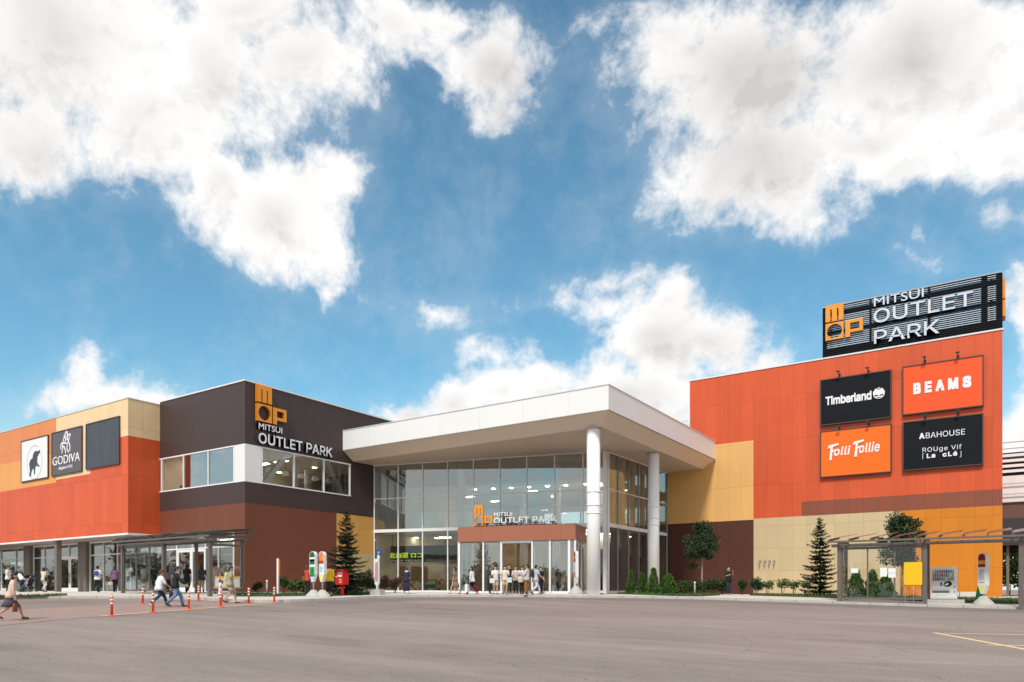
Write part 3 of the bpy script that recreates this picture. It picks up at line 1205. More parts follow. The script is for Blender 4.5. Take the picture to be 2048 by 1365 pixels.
for x, y in ((-45.2, 28.2), (-44.1, 29.6), (-40.2, 29.4), (-40.5, 33.5), (-43, 36.5), (-39.4, 36.6), (-44.5, 38)):
    MB().tube([(x, y, 6.62), (x, y, 9.25)], .16, 14).build('inner_column', INWHITE, cb_)
for x in (-45.5, -43.5, -41.5):
    for y in (29.0, 33):
        bx('ceiling_light_or_fill', (x - .6, y - .12, 9.19), (x + .6, y + .12, 9.247), FILLM, cb_)  # added glowing panels that brighten the cafe
    for y in (31, 36):
        MB().tube([(x, y, 9.20), (x, y, 9.245)], .16, 12).build('downlight', LAMPM, cb_)
LAMPW = mat('white_lamp_shade', (.80, .80, .76), .5, var=.01, emit=((1, .95, .85), .06))
for k, (px, py, d, lb) in enumerate(((571, 948, 2.0, 'white dome pendant lamp left of the first window post'), (602, 953, 2.2, 'white dome pendant lamp right of the first window post'), (630, 958, 2.4, 'third white dome pendant lamp from the corner'),
                                     (657, 963, 2.6, 'white dome pendant lamp behind the right slanted brace'), (538, 941, 1.8, 'white dome pendant lamp half behind the left slanted brace'),
                                     (424, 949, 2.0, 'white pendant lamp seen beside the post of the front window'), (463, 942, 1.6, 'white pendant lamp nearest the white corner panel'))):
    P = onX(px, py, XD - d) if px > 500 else onY(px, py, YM + d)
    t = thing('pendant_lamp', lb, 'lamp', P, 0, 'pendant lamps of the upper cafe')
    MB().loft([((0, 0, -.14), .23, .23), ((0, 0, -.11), .24, .24), ((0, 0, .05), .22, .22), ((0, 0, .13), .16, .16), ((0, 0, .19), .05, .05)]).build('lamp_shade', LAMPW, t, world=False)
    MB().tube([(0, 0, .19), (0, 0, 9.25 - P.z)], .012, 6).build('cord', DARKTRIM, t, world=False)
# ground floor shop front with its white surround
MB().box((XL + .05, YM - .03, 3.86), (XE, YM + .3, 3.967)).box((XE - .12, YM - .03, 0), (XE - .002, YM + .3, 3.857)).build('opening_trim', WHITE, cb_)
sx = lambda px: onY(px, 1130, SY).x
storefront(cb_, XL - .2, XE - .13, SY, 3.85, [sx(331), sx(355), sx(386), sx(412), sx(438)], 2.95, [(sx(355), sx(412))])
bx('shop_floor', (XL - .19, SY + .05, -.2), (XD - .3, 41, .06), INFLOOR, cb_)
bx('back_wall', (XL - .19, 41, 0), (XD - .3, 41.2, 3.86), mat('shop_dark_back', (.16, .10, .07), .8, var=.3, scale=.6), cb_)
bx('shop_ceiling', (XL - .19, SY + .05, 3.62), (XD - .3, 41, 3.66), mat('cafe_ceiling', (.4, .38, .33)), cb_)
bx('yellow_beam', (XL - .1, 32, 2.75), (XD - .4, 32.3, 2.9), mat('yellow_paint', (.62, .38, .04), .5), cb_)
for x in (-45.6, -42.6, -40.4):
    bx('ceiling_light_or_fill', (x - .7, 29.4, 3.57), (x + .7, 29.7, 3.615), LAMPM, cb_)
for k, (x, c, h) in enumerate(((-45.9, (.42, .25, .05), 1.3), (-43.4, (.12, .33, .42), 2.0), (-40.3, (.50, .20, .03), 1.2))):
    b = MB()
    for j in range(3):
        z = h * j / 3
        b.box((x - .9, 30.6, z + .06), (x + .9, 31.3, z + .12), 0)
        for i in range(8):
            xx = x - .85 + i * .215
            b.box((xx, 30.65, z + .123), (xx + .17, 31.1, z + .123 + h / 3 * rnd.uniform(.4, .8)), 1)
    rb = thing('display_rack', ('low ochre goods rack behind the bus shelter glass', 'blue goods rack beside the white double doors', 'orange goods rack at the right end of the shop front')[k], 'rack', (x, 31, .06))
    b.build('shelves', [INDARK, mat('counter_stock_%s' % 'abc'[k], c, .6, var=.5, scale=5)], rb)

# ================================================================ entrance hall with its canopy
hall = thing('entrance_hall', 'glazed two storey entrance hall under a wide white canopy on round columns', 'building', (-30, 40, 0))
G0, G1 = Vector((XD + .02, 38.14, 0)), Vector((XG, 42.57, 0))
E = (G1 - G0)
LEN = E.length
E.normalize()
NV = Vector((E.y, -E.x, 0))            # out of the front glass, towards the road


def gp(s_, off=0.0, z=0.0):
    return G0 + E * s_ + NV * off + Vector((0, 0, z))


ZTOP = 11.30
can = MB()
i_ = .94                                # run of the sloped underside
x0, x1, y0, y1 = XD + .004, XC, YC, YR - .004
zb = 9.98
ring_o = [(x0, y0), (x1, y0), (x1, y1)]
MB().box((x0, y0, zb), (x1, y0 + .12, ZTOP)).build('canopy_fascia', WPANEL, hall)
MB().box((x1 - .12, y0 + .122, zb), (x1, y1, ZTOP)).build('canopy_fascia', WPANEL, hall)
MB().box((x0, y0 - .03, ZTOP + .002), (x1 + .03, y0 + .3, ZTOP + .05)).box((x1 - .3, y0 + .302, ZTOP + .002), (x1 + .03, y1, ZTOP + .05)).build('canopy_cap', mat('cap_pale', (.62, .62, .60), .4), hall)
MB().box((x0, y0 - .012, zb - .05), (x1 + .012, y0 + .10, zb - .003)).box((x1 - .10, y0 + .102, zb - .05), (x1 + .012, y1, zb - .003)).build('drip_edge', mat('drip_grey', (.30, .28, .26), .5), hall)
MB().add([(x0, y0 + .05, zb - .05), (x1 - .05, y0 + .05, zb - .05), (x1 - i_, y0 + i_, ZS), (x0, y0 + i_, ZS)], [(3, 2, 1, 0)]).build('sloped_soffit', mat('sloped_soffit_paint', (.76, .63, .51), .5, var=.02), hall)
MB().add([(x1 - .05, y0 + .05, zb - .05), (x1 - .05, y1, zb - .05), (x1 - i_, y1, ZS), (x1 - i_, y0 + i_, ZS)], [(3, 2, 1, 0)]).build('sloped_soffit', mat('sloped_soffit_paint', ()), hall)
bx('soffit', (x0, y0 + i_, ZS - .02), (x1 - i_, y1, ZS + .05), SOFFIT, hall)
bx('canopy_roof', (x0, y0 + .3, ZTOP - .3), (x1 - .3, y1, ZTOP - .15), mat('roof_membrane', ()), hall)


def round_column(x, y, z0=-.9, r=.38):
    c = MB()
    c.tube([(x, y, z0), (x, y, ZS - .02)], r, 40)
    o = c.build('column', mat('column_white_enamel', (.86, .85, .83), .3, var=.02), hall)
    for z in (4.55, 5.0, 5.75):
        MB().loft([((x, y, z - .05), r, r), ((x, y, z - .035), r + .035, r + .035), ((x, y, z + .035), r + .035, r + .035), ((x, y, z + .05), r, r)]).build('column_ring', mat('column_white_enamel', ()), o)
    MB().loft([((x, y, ZS - .09), r + .02, r + .02), ((x, y, ZS - .03), r + .03, r + .03)]).build('collar', mat('soffit_grey', ()), o)


round_column(-18.74, 36.31)
round_column(-18.74, 44.92)
BAY = 1.9455
ss = [.09 + BAY * k for k in range(9)] + [LEN - .12]
H1, H2, H3 = 4.52, 6.86, ZS - .04
for s_ in ss:
    b = MB()
    a = gp(s_)
    b.slab(a - NV * .11, a + NV * .03, .02, H3, .07)
    b.build('mullion', ALU, hall)
for z, h in ((H1, .22), (H2, .07), (H3, .09), (.12, .16)):
    MB().slab(gp(.02, -.03), gp(LEN - .1, -.03), z - h / 2, z + h / 2, .10).build('transom', ALU, hall)
PORCH_S = (4.9, LEN)
for a, b_ in zip(ss[:-1], ss[1:]):
    for z0, z1 in ((.2, H1 - .11), (H1 + .11, H2 - .035), (H2 + .035, H3 - .045)):
        if z0 < 1 and a > 7.5 and b_ < 14.5:
            continue
        MB().slab(gp(a + .036, -.03), gp(b_ - .036, -.03), z0, z1, .012).build('window_pane', GLASSB if z0 > 4.6 else GLASS, hall)
# side glazing
MB().box((XG - .16, G1.y - .20, 0), (XG + .10, G1.y + .12, H3)).build('corner_post', ALU, hall)
MB().tube([(XG + .22, G1.y - .12, 0), (XG + .22, G1.y - .12, ZS)], .06, 10).box((XG + .12, G1.y - .2, 3.4), (XG + .30, G1.y - .04, 3.46)).box((XG + .12, G1.y - .2, 6.8), (XG + .30, G1.y - .04, 6.86)).build('downpipe', WHITE, hall)
ys = [G1.y + .12, 44.31, 46.02, 47.73, 49.35, 51.05, YR - .08]
for y in ys[1:]:
    bx('mullion', (XG - .09, y - .03, .02), (XG + .04, y + .03, H3), GREYALU, hall)
for z, h in ((H1, .25), (H2, .06), (H3, .09), (.1, .16)):
    bx('transom', (XG - .06, ys[0], z - h / 2), (XG + .03, YR - .02, z + h / 2), ALU, hall)
for a, b_ in zip(ys[:-1], ys[1:]):
    for z0, z1 in ((.19, H1 - .126), (H1 + .126, H2 - .031), (H2 + .031, H3 - .046)):
        bx('window_pane', (XG - .02, a + .031, z0), (XG - .008, b_ - .031, z1), GLASS, hall)
# inside of the hall
pl = [gp(.1, -.2), gp(LEN - .3, -.2), Vector((XG - .2, YR, 0)), Vector((XG - .2, 62, 0)), Vector((XD + .2, 62, 0))]


def plan_slab(name, pts, z0, z1, m):
    n = len(pts)
    vs = [Vector((p_.x, p_.y, z0)) for p_ in pts] + [Vector((p_.x, p_.y, z1)) for p_ in pts]
    fs = [list(range(n))[::-1], [n + i for i in range(n)]] + [(i, (i + 1) % n, n + (i + 1) % n, n + i) for i in range(n)]
    return MB().add(vs, fs).build(name, m, hall)


plan_slab('hall_floor', pl, -.3, .10, INFLOOR)
pu = [gp(.1, -.9), gp(LEN - .6, -.9), Vector((XG - .5, YR, 0)), Vector((XG - .5, 62, 0)), Vector((XD + .2, 62, 0))]
plan_slab('upper_floor', pu, 4.30, 4.74, INWHITE)
pc = [gp(.1, -3.2), gp(LEN - .8, -3.2), Vector((XG - .9, YR, 0)), Vector((XG - .9, 62, 0)), Vector((XD + .2, 62, 0))]
plan_slab('upper_ceiling', pc, 7.85, 8.05, INWHITE)
bx('back_wall', (XD + .2, 56, .1), (XG + 3, 56.2, 4.3), INWALL, hall)
UBW = mat('upper_back_wall', (.66, .64, .58), .8, var=.03)
bx('back_wall', (XD + .2, 54.5, 4.74), (XG - .2, 54.7, 5.7), UBW, hall)
for k in range(9):
    xx = XD + .2 + k * (XG - XD - .5) / 8
    bx('rear_mullion', (xx - .05, 54.52, 5.7), (xx + .05, 54.66, 7.85), ALU, hall)
bx('rear_glazing', (XD + .2, 54.58, 5.701), (XG - .3, 54.595, 7.849), GLASS, hall)
for x in (-35.5, -32.5, -29.5, -26.5, -23.5):
    for y in (43.5, 47, 50.5):
        if y < 38.14 + (x - XD) * .266 + 1.5:
            continue
        bx('ceiling_light_or_fill', (x - .7, y - .14, 4.24), (x + .7, y + .14, 4.297), FILLM, hall)  # added glowing panels, fill for the ground floor
        if y > 45 and x in (-35.5, -29.5, -23.5):
            bx('ceiling_light_or_fill', (x - .35, y - .12, 7.79), (x + .35, y + .12, 7.847), FILLM, hall)  # added fill panels under the upper ceiling
bx('side_wall', (XD + .02, 38.4, .1), (XD + .18, 62, ZS), INWALL, hall)
bx('bulkhead', (XD + .2, 47.4, 8.06), (XG - .3, 47.6, ZS), mat('upper_back_wall', ()), hall)
wc_ = onL(922, 1100, gp(0, -1.1), E)
for (x, y) in ((wc_.x, wc_.y), (-26.3, 45.2), (-32.0, 49.5), (-24, 50)):
    MB().tube([(x, y, .1), (x, y, ZS)], .27, 20).build('inner_column', INWHITE, hall)
for s_ in (6.3, 7.8, 9.2, 10.6, 12.0, 13.4, 14.8, 15.9):
    p = gp(s_, -4.2)
    MB().tube([(p.x, p.y, 7.79), (p.x, p.y, 7.845)], .13, 12).build('downlight', LAMPM, hall)
for s_ in (1.5, 3.6, 5.7, 9, 12, 15):
    p = gp(s_, -4.0)
    MB().tube([(p.x, p.y, 4.235), (p.x, p.y, 4.295)], .13, 12).build('downlight', LAMPM, hall)
for y in (44.9, 46.6, 48.3, 50.1):
    bx('inner_post', (XG - .75, y - .16, .1), (XG - .45, y + .16, 4.298), GREYALU, hall)
    bx('inner_post', (XG - .85, y - .2, 4.741), (XG - .6, y + .2, ZS), INWHITE, hall)
MB().slab(gp(.3, -1.0), gp(LEN - .8, -1.0), 4.80, 5.85, .02).build('glass_railing', GLASSC, hall)
MB().slab(gp(.3, -1.0), gp(LEN - .8, -1.0), 5.855, 5.91, .06).build('handrail', GREYALU, hall)
bx('inner_wall', (XG - 4.2, 47.2, .1), (XG - 1.0, 47.4, 4.298), INWALL, hall)
bx('dark_door', (XG - 2.9, 47.0, .1), (XG - 1.2, 47.19, 3.2), INDARK, hall)
bx('inner_wall', (XG - 3.4, 47.9, 4.741), (XG - 1.2, 48.1, ZS), INWALL, hall)
bx('dark_panel', (XG - 2.6, 47.7, 5.2), (XG - 1.5, 47.89, 7.6), mat('brown_panel', (.20, .10, .05), .6), hall)
# shop inside the hall, left of the doors
bx('shop_partition', (XD + .2, 46.2, .1), (-30.6, 46.4, 4.298), mat('farm_shop_wall', (.40, .31, .20), .8, var=.25, scale=1.2), hall)
MB().slab(gp(.3, -1.6), gp(6.0, -1.6), 2.3, 3.5, .1).build('shop_sign_band', mat('dark_sign_band', (.028, .022, .02), .6), hall)
bx('rear_opening', (-28.2, 55.9, .1), (-24.4, 55.98, 3.0), INDARK, hall)
# building behind the canopy
pb = onX(1330, 835, XC - 1.0)
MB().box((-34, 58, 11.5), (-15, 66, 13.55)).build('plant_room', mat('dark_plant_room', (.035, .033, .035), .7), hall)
b = MB()
for z in (13.7, 14.0, 14.3):
    b.beam((-34, 57.9, z), (-15, 57.9, z), .08, .09)
for k in range(14):
    b.beam((-34 + k * 1.46, 57.9, 13.55), (-34 + k * 1.46, 57.9, 14.35), .05, .05)
b.build('roof_railing', WHITE, hall)

# ---------------------------------------------------------------- farm shop sign
SP = gp(0, -.7)
sh_ = lambda px, py: onL(px, py, SP, E)
r0 = sh_(776, 1118)
sg = thing('shop_sign', 'yellow green lettered shop sign hanging behind the entrance glass', 'sign', r0)
NEON = mat('yellow_green_letters', (.55, .70, .05), .5, var=0, emit=((.62, .85, .04), .28))
put_text('lettering', '北海道 ロコ', sh_(779, 1117), sh_(845, 1117), .40, NEON, sg, .05, NV, bold=.02)
put_text('lettering', 'FARM VILLAGE', sh_(783, 1124.5), sh_(846, 1124.5), .16, mat('pale_letter', (.75, .75, .70)), sg, .03, NV)
for px in (785, 840):
    q_ = sh_(px, 1118)
    MB().tube([(q_.x, q_.y, q_.z), (q_.x, q_.y, 4.3)], .015, 6).build('hanger', DARKTRIM, sg)

# ---------------------------------------------------------------- entrance porch
po = 3.0
PB = gp(0, po)
pf = lambda px: ((onL(px, 1080, PB, E) - PB).dot(E))
sl_, sr_ = pf(915.7), pf(1151)
porch = thing('entrance_porch', 'projecting glazed entrance porch with a flat terracotta band roof', 'porch', gp((sl_ + sr_) / 2, po - 1))
MB().slab(gp(sl_, po - .06), gp(sr_, po - .06), 3.38, 4.35, .12).build('roof_band', PORCH, porch)
MB().slab(gp(sr_ - .06, po - .123), gp(sr_ - .06, .06), 3.38, 4.35, .12).build('roof_band', PORCH, porch)
MB().slab(gp(sl_ + .06, po - .123), gp(sl_ + .06, .06), 3.38, 4.35, .12).build('roof_band', PORCH, porch)
vs = [gp(sl_ + .12, po - .12), gp(sr_ - .12, po - .12), gp(sr_ - .12, .06), gp(sl_ + .12, .06)]
for nm, z0, z1, m_ in (('ceiling', 3.40, 3.46, INWHITE), ('roof', 4.2, 4.28, mat('roof_membrane', ()))):
    MB().add([Vector((v.x, v.y, z0)) for v in vs] + [Vector((v.x, v.y, z1)) for v in vs], [(3, 2, 1, 0), (4, 5, 6, 7), (0, 1, 5, 4), (1, 2, 6, 5), (2, 3, 7, 6), (3, 0, 4, 7)]).build(nm, m_, porch)
fpx = [917, 965.5, 1001.5, 1063.5, 1099, 1137.5, 1149.5]
fs_ = [pf(x) for x in fpx]
for k, s_ in enumerate(fs_):
    w = .16 if k in (0, 5) else .11
    MB().slab(gp(s_ - w / 2, po - .14), gp(s_ + w / 2, po - .14), 0, 3.378, .14).build('frame_post', ALU, porch)
for a, b_ in zip(fs_[:-1], fs_[1:]):
    if abs(a - fs_[2]) < .01:
        continue
    MB().slab(gp(a + .083, po - .14), gp(b_ - .083, po - .14), .16, 3.3, .012).build('glass_panel', GLASSB, porch)
    MB().slab(gp(a + .083, po - .14), gp(b_ - .083, po - .14), 0, .158, .09).build('bottom_rail', ALU, porch)
for sgn, sx_ in ((1, sr_ - .14), (-1, sl_ + .14)):
    for o_ in (po - .3, po - 1.2, po - 2.1):
        MB().slab(gp(sx_ - .05, o_), gp(sx_ + .05, o_), 0, 3.378, .10).build('frame_post', ALU, porch)
    MB().slab(gp(sx_, po - .36), gp(sx_, .2), .16, 3.3, .012).build('glass_panel', GLASSC, porch)
MB().slab(gp(fs_[2] + .06, po - .12), gp(fs_[3] - .06, po - .12), 3.22, 3.377, .2).build('door_header', GREYALU, porch)
# sliding doors parked behind the fixed panes
for a, b_ in ((fs_[1] + .1, fs_[2] - .03), (fs_[3] + .03, fs_[4] - .1)):
    fr = MB()
    for z0, z1, c, d_ in ((0.05, 3.2, a, a + .08), (.05, 3.2, b_ - .08, b_), (.05, .25, a + .08, b_ - .08), (3.1, 3.2, a + .08, b_ - .08)):
        fr.slab(gp(c, po - .30), gp(d_, po - .30), z0, z1, .05)
    d = fr.build('sliding_door', ALU, porch)
    MB().slab(gp(a + .081, po - .30), gp(b_ - .081, po - .30), .251, 3.099, .01).build('door_pane', GLASS, d)

# porch roof sign
PS = gp(0, po - .55)
es = thing('entrance_sign', 'orange block logo and white letters standing on the porch roof', 'sign', onL(949, 1051, PS, E))
L0 = onL(949.5, 1052.0, PS, E)
L1 = onL(967.5, 1052.0, PS, E)
un = (L1 - L0).length
logo(es, Vector((L0.x, L0.y, 4.45)), E, un, LOGO, .12, NV, LOGOS)
for txt, ax, bx_, z, h in (('MITSUI', 989, 1025.5, 5.02, .25), ('OUTLET PARK', 988.5, 1114.5, 4.55, .39)):
    a, c = onL(ax, 1040, PS, E), onL(bx_, 1040, PS, E)
    a.z = c.z = z
    put_text('lettering', txt, a, c, h, LETTER, es, .10, NV, bold=.014, side=mat('grey_letter_side', (.25, .26, .28), .4))
sb = MB()
for px in (952, 975, 1000, 1030, 1060, 1090, 1110):
    a = onL(px, 1040, PS, E)
    sb.beam((a.x, a.y, 4.29), (a.x, a.y, 4.60), .04, .04)
sb.slab(onL(949, 1040, PS, E) - NV * .05, onL(1114, 1040, PS, E) - NV * .05, 4.40, 4.45, .05)
sb.build('support_rail', DARKTRIM, es)
for k, px in enumerate((958, 973, 993, 1024, 1043, 1072, 1105)):
    a = onL(px, 1040, gp(0, po - .25), E)
    f = thing('floodlight', 'small black floodlight on the porch roof, %s of seven from the left' % ('first', 'second', 'third', 'fourth', 'fifth', 'sixth', 'last')[k], 'lamp', (a.x, a.y, 4.35), 0, 'floodlights on the porch roof')
    MB().beam((a.x, a.y, 4.352), (a.x, a.y, 4.48), .05, .05).build('bracket', DARKTRIM, f)
    c = Vector((a.x, a.y, 4.53))
    MB().beam(c - E * .16, c + E * .16, .12, .08).build('lamp_head', DARKTRIM, f)

# ---------------------------------------------------------------- logo sign on the dark corner
ws = thing('wall_sign', 'orange block logo above white letters on the dark corner wall', 'sign', onX(513, 880, XD))
a = onX(509.5, 842, XD)
b_ = onX(540, 842, XD)
un = b_.y - a.y
logo(ws, Vector((XD + .04, a.y, a.z)), (0, 1, 0), un * .95, LOGO, .22, (1, 0, 0), LOGOS)
for txt, ax, ay, bx_, h in (('MITSUI', 512.5, 858.8, 559.5, .38), ('OUTLET PARK', 512.5, 887, 659.8, .66)):
    a, c = onX(ax, ay, XD), onX(bx_, ay, XD)
    put_text('lettering', txt, (XD + .04, a.y, a.z), (XD + .04, c.y, a.z), h, LETTER, ws, .20, (1, 0, 0), bold=.014, side=LETSIDE)

# ================================================================ right building
rbd = thing('right_building', 'tall right building with red boards over yellow, brown and beige boards', 'building', (-10, YR, 0))
XR = .44
XS = onY(1507, 1040, YR).x
ZT = 16.10
bx('core', (-19.2, YR + T, -.8), (XR - .02, 85, ZT - .1), mat('plain_grey_wall', ()), rbd)
wallbox('red boards of the upper wall', (-19.22, YR, 11.08), (XS, YR + T, ZT), RED, rbd)
wallbox('red boards of the right part', (XS + .003, YR, 6.40), (XR, YR + T, ZT), RED, rbd)
wallbox('red boards beside the brown strip', (XS + .003, YR, 5.40), (-11.183, YR + T, 6.397), RED, rbd)
wallbox('brown strip under the red boards', (-11.18, YR, 5.40), (XR, YR + T, 6.397), STRIP, rbd)
wallbox('sand yellow boards under the canopy', (-21.2, YR, 5.33), (XS, YR + T, 11.077), SAND, rbd)
wallbox('chocolate brown boards at the foot of the wall', (-21.2, YR, -.8), (XS, YR + T, 5.327), CHOC, rbd)
wallbox('stone beige boards behind the small spruce', (XS + .003, YR, -.8), (-5.083, YR + T, 5.397), STONE, rbd)
wallbox('bright orange boards behind the vending machine', (-5.08, YR, -.8), (XR, YR + T, 5.397), ORANGE, rbd)
wallbox('red end boards', (XR - T, YR + T + .002, 6.40), (XR + .002, 85, ZT), RED, rbd)
wallbox('orange end boards', (XR - T, YR + T + .002, -.8), (XR + .002, 85, 6.397), ORANGE, rbd)
MB().box((-19.26, YR - .05, ZT + .003), (XR + .05, YR + .4, ZT + .10)).box((-19.27, YR - .04, 11.3), (-19.223, YR + .3, ZT)).build('parapet_cap', mat('cap_white_metal', ()), rbd)
for px in (1520, 1529.8, 1539.2, 1548.6):
    p = onY(px, 1127, YR)
    MB().tube([p + Vector((0, .05, .12)), p + Vector((0, -.12, .10)), p + Vector((0, -.2, -.02)), p + Vector((0, -.2, -.12))], .045, 8).tube([p + Vector((0, .02, .12)), p + Vector((0, -.03, .12))], .09, 10).build('pipe_outlet', mat('dull_steel', (.30, .28, .24), .4, metal=.5), rbd)

# rooftop sign
rs = thing('rooftop_sign', 'black slatted rooftop frame with orange block logo and large white letters', 'sign', (-5, YR + .5, ZT))
rx0, rx1, rz0, rz1, ry = -9.83, .40, ZT + .12, 19.66, YR + .12
SL = mat('black_slat', (.014, .015, .020), .6, var=.1, spec=.1)
b = MB()
for k in range(27):
    z = rz0 + .06 + k * (rz1 - rz0 - .1) / 26
    b.box((rx0, ry, z - .030), (rx1, ry + .05, z + .030))
b.build('slats', SL, rs)
b = MB()
for k in range(26):
    z = rz0 + .06 + (k + .5) * (rz1 - rz0 - .1) / 26
    if z < rz0 + .6 or z > rz1 - .1 or rz0 + 1.5 < z < rz0 + 1.85 or rz1 - .65 < z < rz1 - .32:
        continue
    for xa, xb in ((rx0 + .3, rx0 + 2.9), (rx0 + 3.06, rx0 + 6.28), (rx0 + 6.46, rx1 - 1.07), (rx1 - .70, rx1 - .32)):
        b.box((xa, ry + .018, z - .013), (xb, ry + .05, z + .013))
b.build('sky_glare_slats', mat('sky_glare_white', (.80, .82, .84), .5, var=.04), rs)  # white blades stand in for bright sky showing through the lattice
b = MB()
for z0, z1 in ((rz0, rz0 + .55), (rz1 - .62, rz1 - .34), (rz0 + 1.55, rz0 + 1.80)):
    b.box((rx0, ry + .065, z0), (rx1, ry + .12, z1))
b.box((rx1 - .28, ry + .125, rz0), (rx1, ry + .2, rz1)).box((rx1 - 1.05, ry + .125, rz0), (rx1 - .72, ry + .2, rz1)).box((rx0, ry + .125, rz0), (rx0 + .15, ry + .2, rz1))
b.build('backing_bands', SL, rs)
b = MB()
for x in (rx0 + .05, rx0 + 2.9, rx0 + 6.3, rx1 - .6):
    b.box((x, ry + .21, rz0 - .1), (x + .16, ry + .37, rz1))
    b.box((x, ry + 2.4, rz0 - .1), (x + .16, ry + 2.56, rz1))
    b.beam((x + .08, ry + .37, rz0 + .2), (x + .08, ry + 2.4, rz1 - .4), .1, .1)
    b.beam((x + .08, ry + .37, rz0 + 1.7), (x + .08, ry + 2.4, rz0 + 1.7), .1, .1)
for z in (rz0 - .05, rz1 - .5):
    b.box((rx0 + .06, ry + .24, z), (rx1 - .5, ry + .34, z + .08)).box((rx0 + .06, ry + 2.43, z), (rx1 - .5, ry + 2.53, z + .08))
b.build('steel_frame', mat('frame_steel_dark', (.05, .05, .06), .5, metal=.4), rs)
bx('top_rail', (rx0, ry - .03, rz1 + .003), (rx1, ry + .09, rz1 + .07), mat('rail_grey', (.42, .43, .45), .4), rs)
b = MB()
for k in range(27):
    z = rz0 + .06 + k * (rz1 - rz0 - .1) / 26
    b.box((rx1 + .003, ry + .1, z - .036), (rx1 + .05, ry + 2.6, z + .036))
b.build('side_slats', SL, rs)
la, lc = onY(1652, 684, ry), onY(1688, 678, ry)
logo(rs, Vector((la.x, ry - .02, la.z)), (1, 0, 0), (lc.x - la.x) * 1.0, LOGO, .18, (0, -1, 0), LOGOS)
MB().box((rx1 + .055, ry + .5, rz0 + 2.0), (rx1 + .2, ry + 1.5, rz1 - .2)).build('block_letter', LOGO, rs)
MB().box((rx1 + .055, ry + .5, rz0 + .9), (rx1 + .2, ry + 1.5, rz0 + 1.9)).build('block_letter', LOGO, rs)
LET2 = mat('rooftop_letter_face', (.62, .66, .74), .35, var=.02)
for txt, ax, ay, bx_, bt in (('MITSUI', 1748.5, 615.5, 1848, 598.5), ('OUTLET', 1748, 649.5, 1946, 622), ('PARK', 1749, 690, 1879, 664)):
    a, c, t_ = onY(ax, ay, ry), onY(bx_, ay, ry), onY(ax, bt, ry)
    put_text('lettering', txt, (a.x, ry - .02, a.z), (c.x, ry - .02, a.z), t_.z - a.z, LET2, rs, .17, (0, -1, 0), bold=.006, side=LETSIDE)

# ---------------------------------------------------------------- billboards
BLACKB = mat('black_sign_sheet', (.010, .011, .015), .6, var=.12, scale=.8, spec=.12)
BFRAME = mat('sign_frame_dark', (.06, .045, .04), .5)
SIGNW = mat('sign_white', (.80, .80, .82), .5, var=.01)


def billboard(label, c4, Y, face, back=.25):
    (ax, ay), (bx_, by), (cx_, cy), (dx, dy) = c4            # tl, tr, br, bl in the picture
    tl, tr, br_, bl = onY(ax, ay, Y), onY(bx_, by, Y), onY(cx_, cy, Y), onY(dx, dy, Y)
    x0, x1 = (tl.x + bl.x) / 2, (tr.x + br_.x) / 2
    z1, z0 = (tl.z + tr.z) / 2, (bl.z + br_.z) / 2
    t = thing('billboard', label, 'billboard', ((x0 + x1) / 2, Y, z0), 0, 'shop billboards on the facades')
    w = .07
    MB().box((x0, Y, z0), (x1, Y + back - .01, z0 + w)).box((x0, Y, z1 - w), (x1, Y + back - .01, z1)).box((x0, Y, z0 + w), (x0 + w, Y + back - .01, z1 - w)).box((x1 - w, Y, z0 + w), (x1, Y + back - .01, z1 - w)).build('frame', BFRAME, t)
    bx('panel', (x0 + w, Y + .03, z0 + w), (x1 - w, Y + .09, z1 - w), face, t)
    return t, x0, x1, z0, z1


def bt(t, s, px0, py0, px1, h_px, Y, m=SIGNW, **k):
    a, c, u = onY(px0, py0, Y), onY(px1, py0, Y), onY(px0, py0 - h_px, Y)
    return put_text('lettering', s, a, c, u.z - a.z, m, t, .03, (0, -1, 0), lift=-.028, **k)


YB = YR - .25
t1, x0, x1, z0, z1 = billboard('black billboard with a bold white serif name and a round tree emblem', ((1640, 760.5), (1783, 739), (1783, 838), (1640, 850)), YB, BLACKB)
bt(t1, 'Timberland', 1651, 811.5, 1743, 17.5, YB, bold=.028, spacing=.98)
ec = onY(1757.8, 788.6, YB)
er = .33
b = MB()
seg = 36
for k in range(seg):                                         # round emblem: a tree crown, trunk and ground
    a0, a1 = 2 * math.pi * k / seg, 2 * math.pi * (k + 1) / seg
    f0, f1 = (1.0, 1.0)
    b.prism([(math.cos(a0) * er * .86, math.sin(a0) * er * .80), (math.cos(a0) * er, math.sin(a0) * er * .92), (math.cos(a1) * er, math.sin(a1) * er * .92), (math.cos(a1) * er * .86, math.sin(a1) * er * .80)], ec, (1, 0, 0), (0, 0, 1), (0, -1, 0), .03)
for (u_, v_, r_) in ((-.2, .12, .15), (0, .2, .17), (.2, .12, .15), (-.09, .06, .12), (.09, .06, .12), (-.27, .03, .08), (.27, .03, .08), (0, .34, .09), (-.17, .28, .09), (.17, .28, .09)):
    b.prism([(u_ + math.cos(2 * math.pi * k / 14) * r_, v_ + math.sin(2 * math.pi * k / 14) * r_) for k in range(14)], ec + Vector((0, .002 * (u_ * 10), 0)), (1, 0, 0), (0, 0, 1), (0, -1, 0), .028 + abs(u_) * .004)
b.prism([(-.035, -.2), (.035, -.2), (.03, .1), (-.03, .1)], ec, (1, 0, 0), (0, 0, 1), (0, -1, 0), .0335)
b.prism([(-.3, -.2), (.3, -.2), (.2, -.13), (-.2, -.13)], ec, (1, 0, 0), (0, 0, 1), (0, -1, 0), .0325)
b.build('emblem', SIGNW, t1)
t2, *_ = billboard('bright red orange billboard with one widely spaced white name', ((1804.5, 733.5), (1967.5, 710), (1967.5, 813), (1804.5, 830.5)), YB, mat('vermilion_sign_sheet', (.90, .085, .010), .5, var=.02))
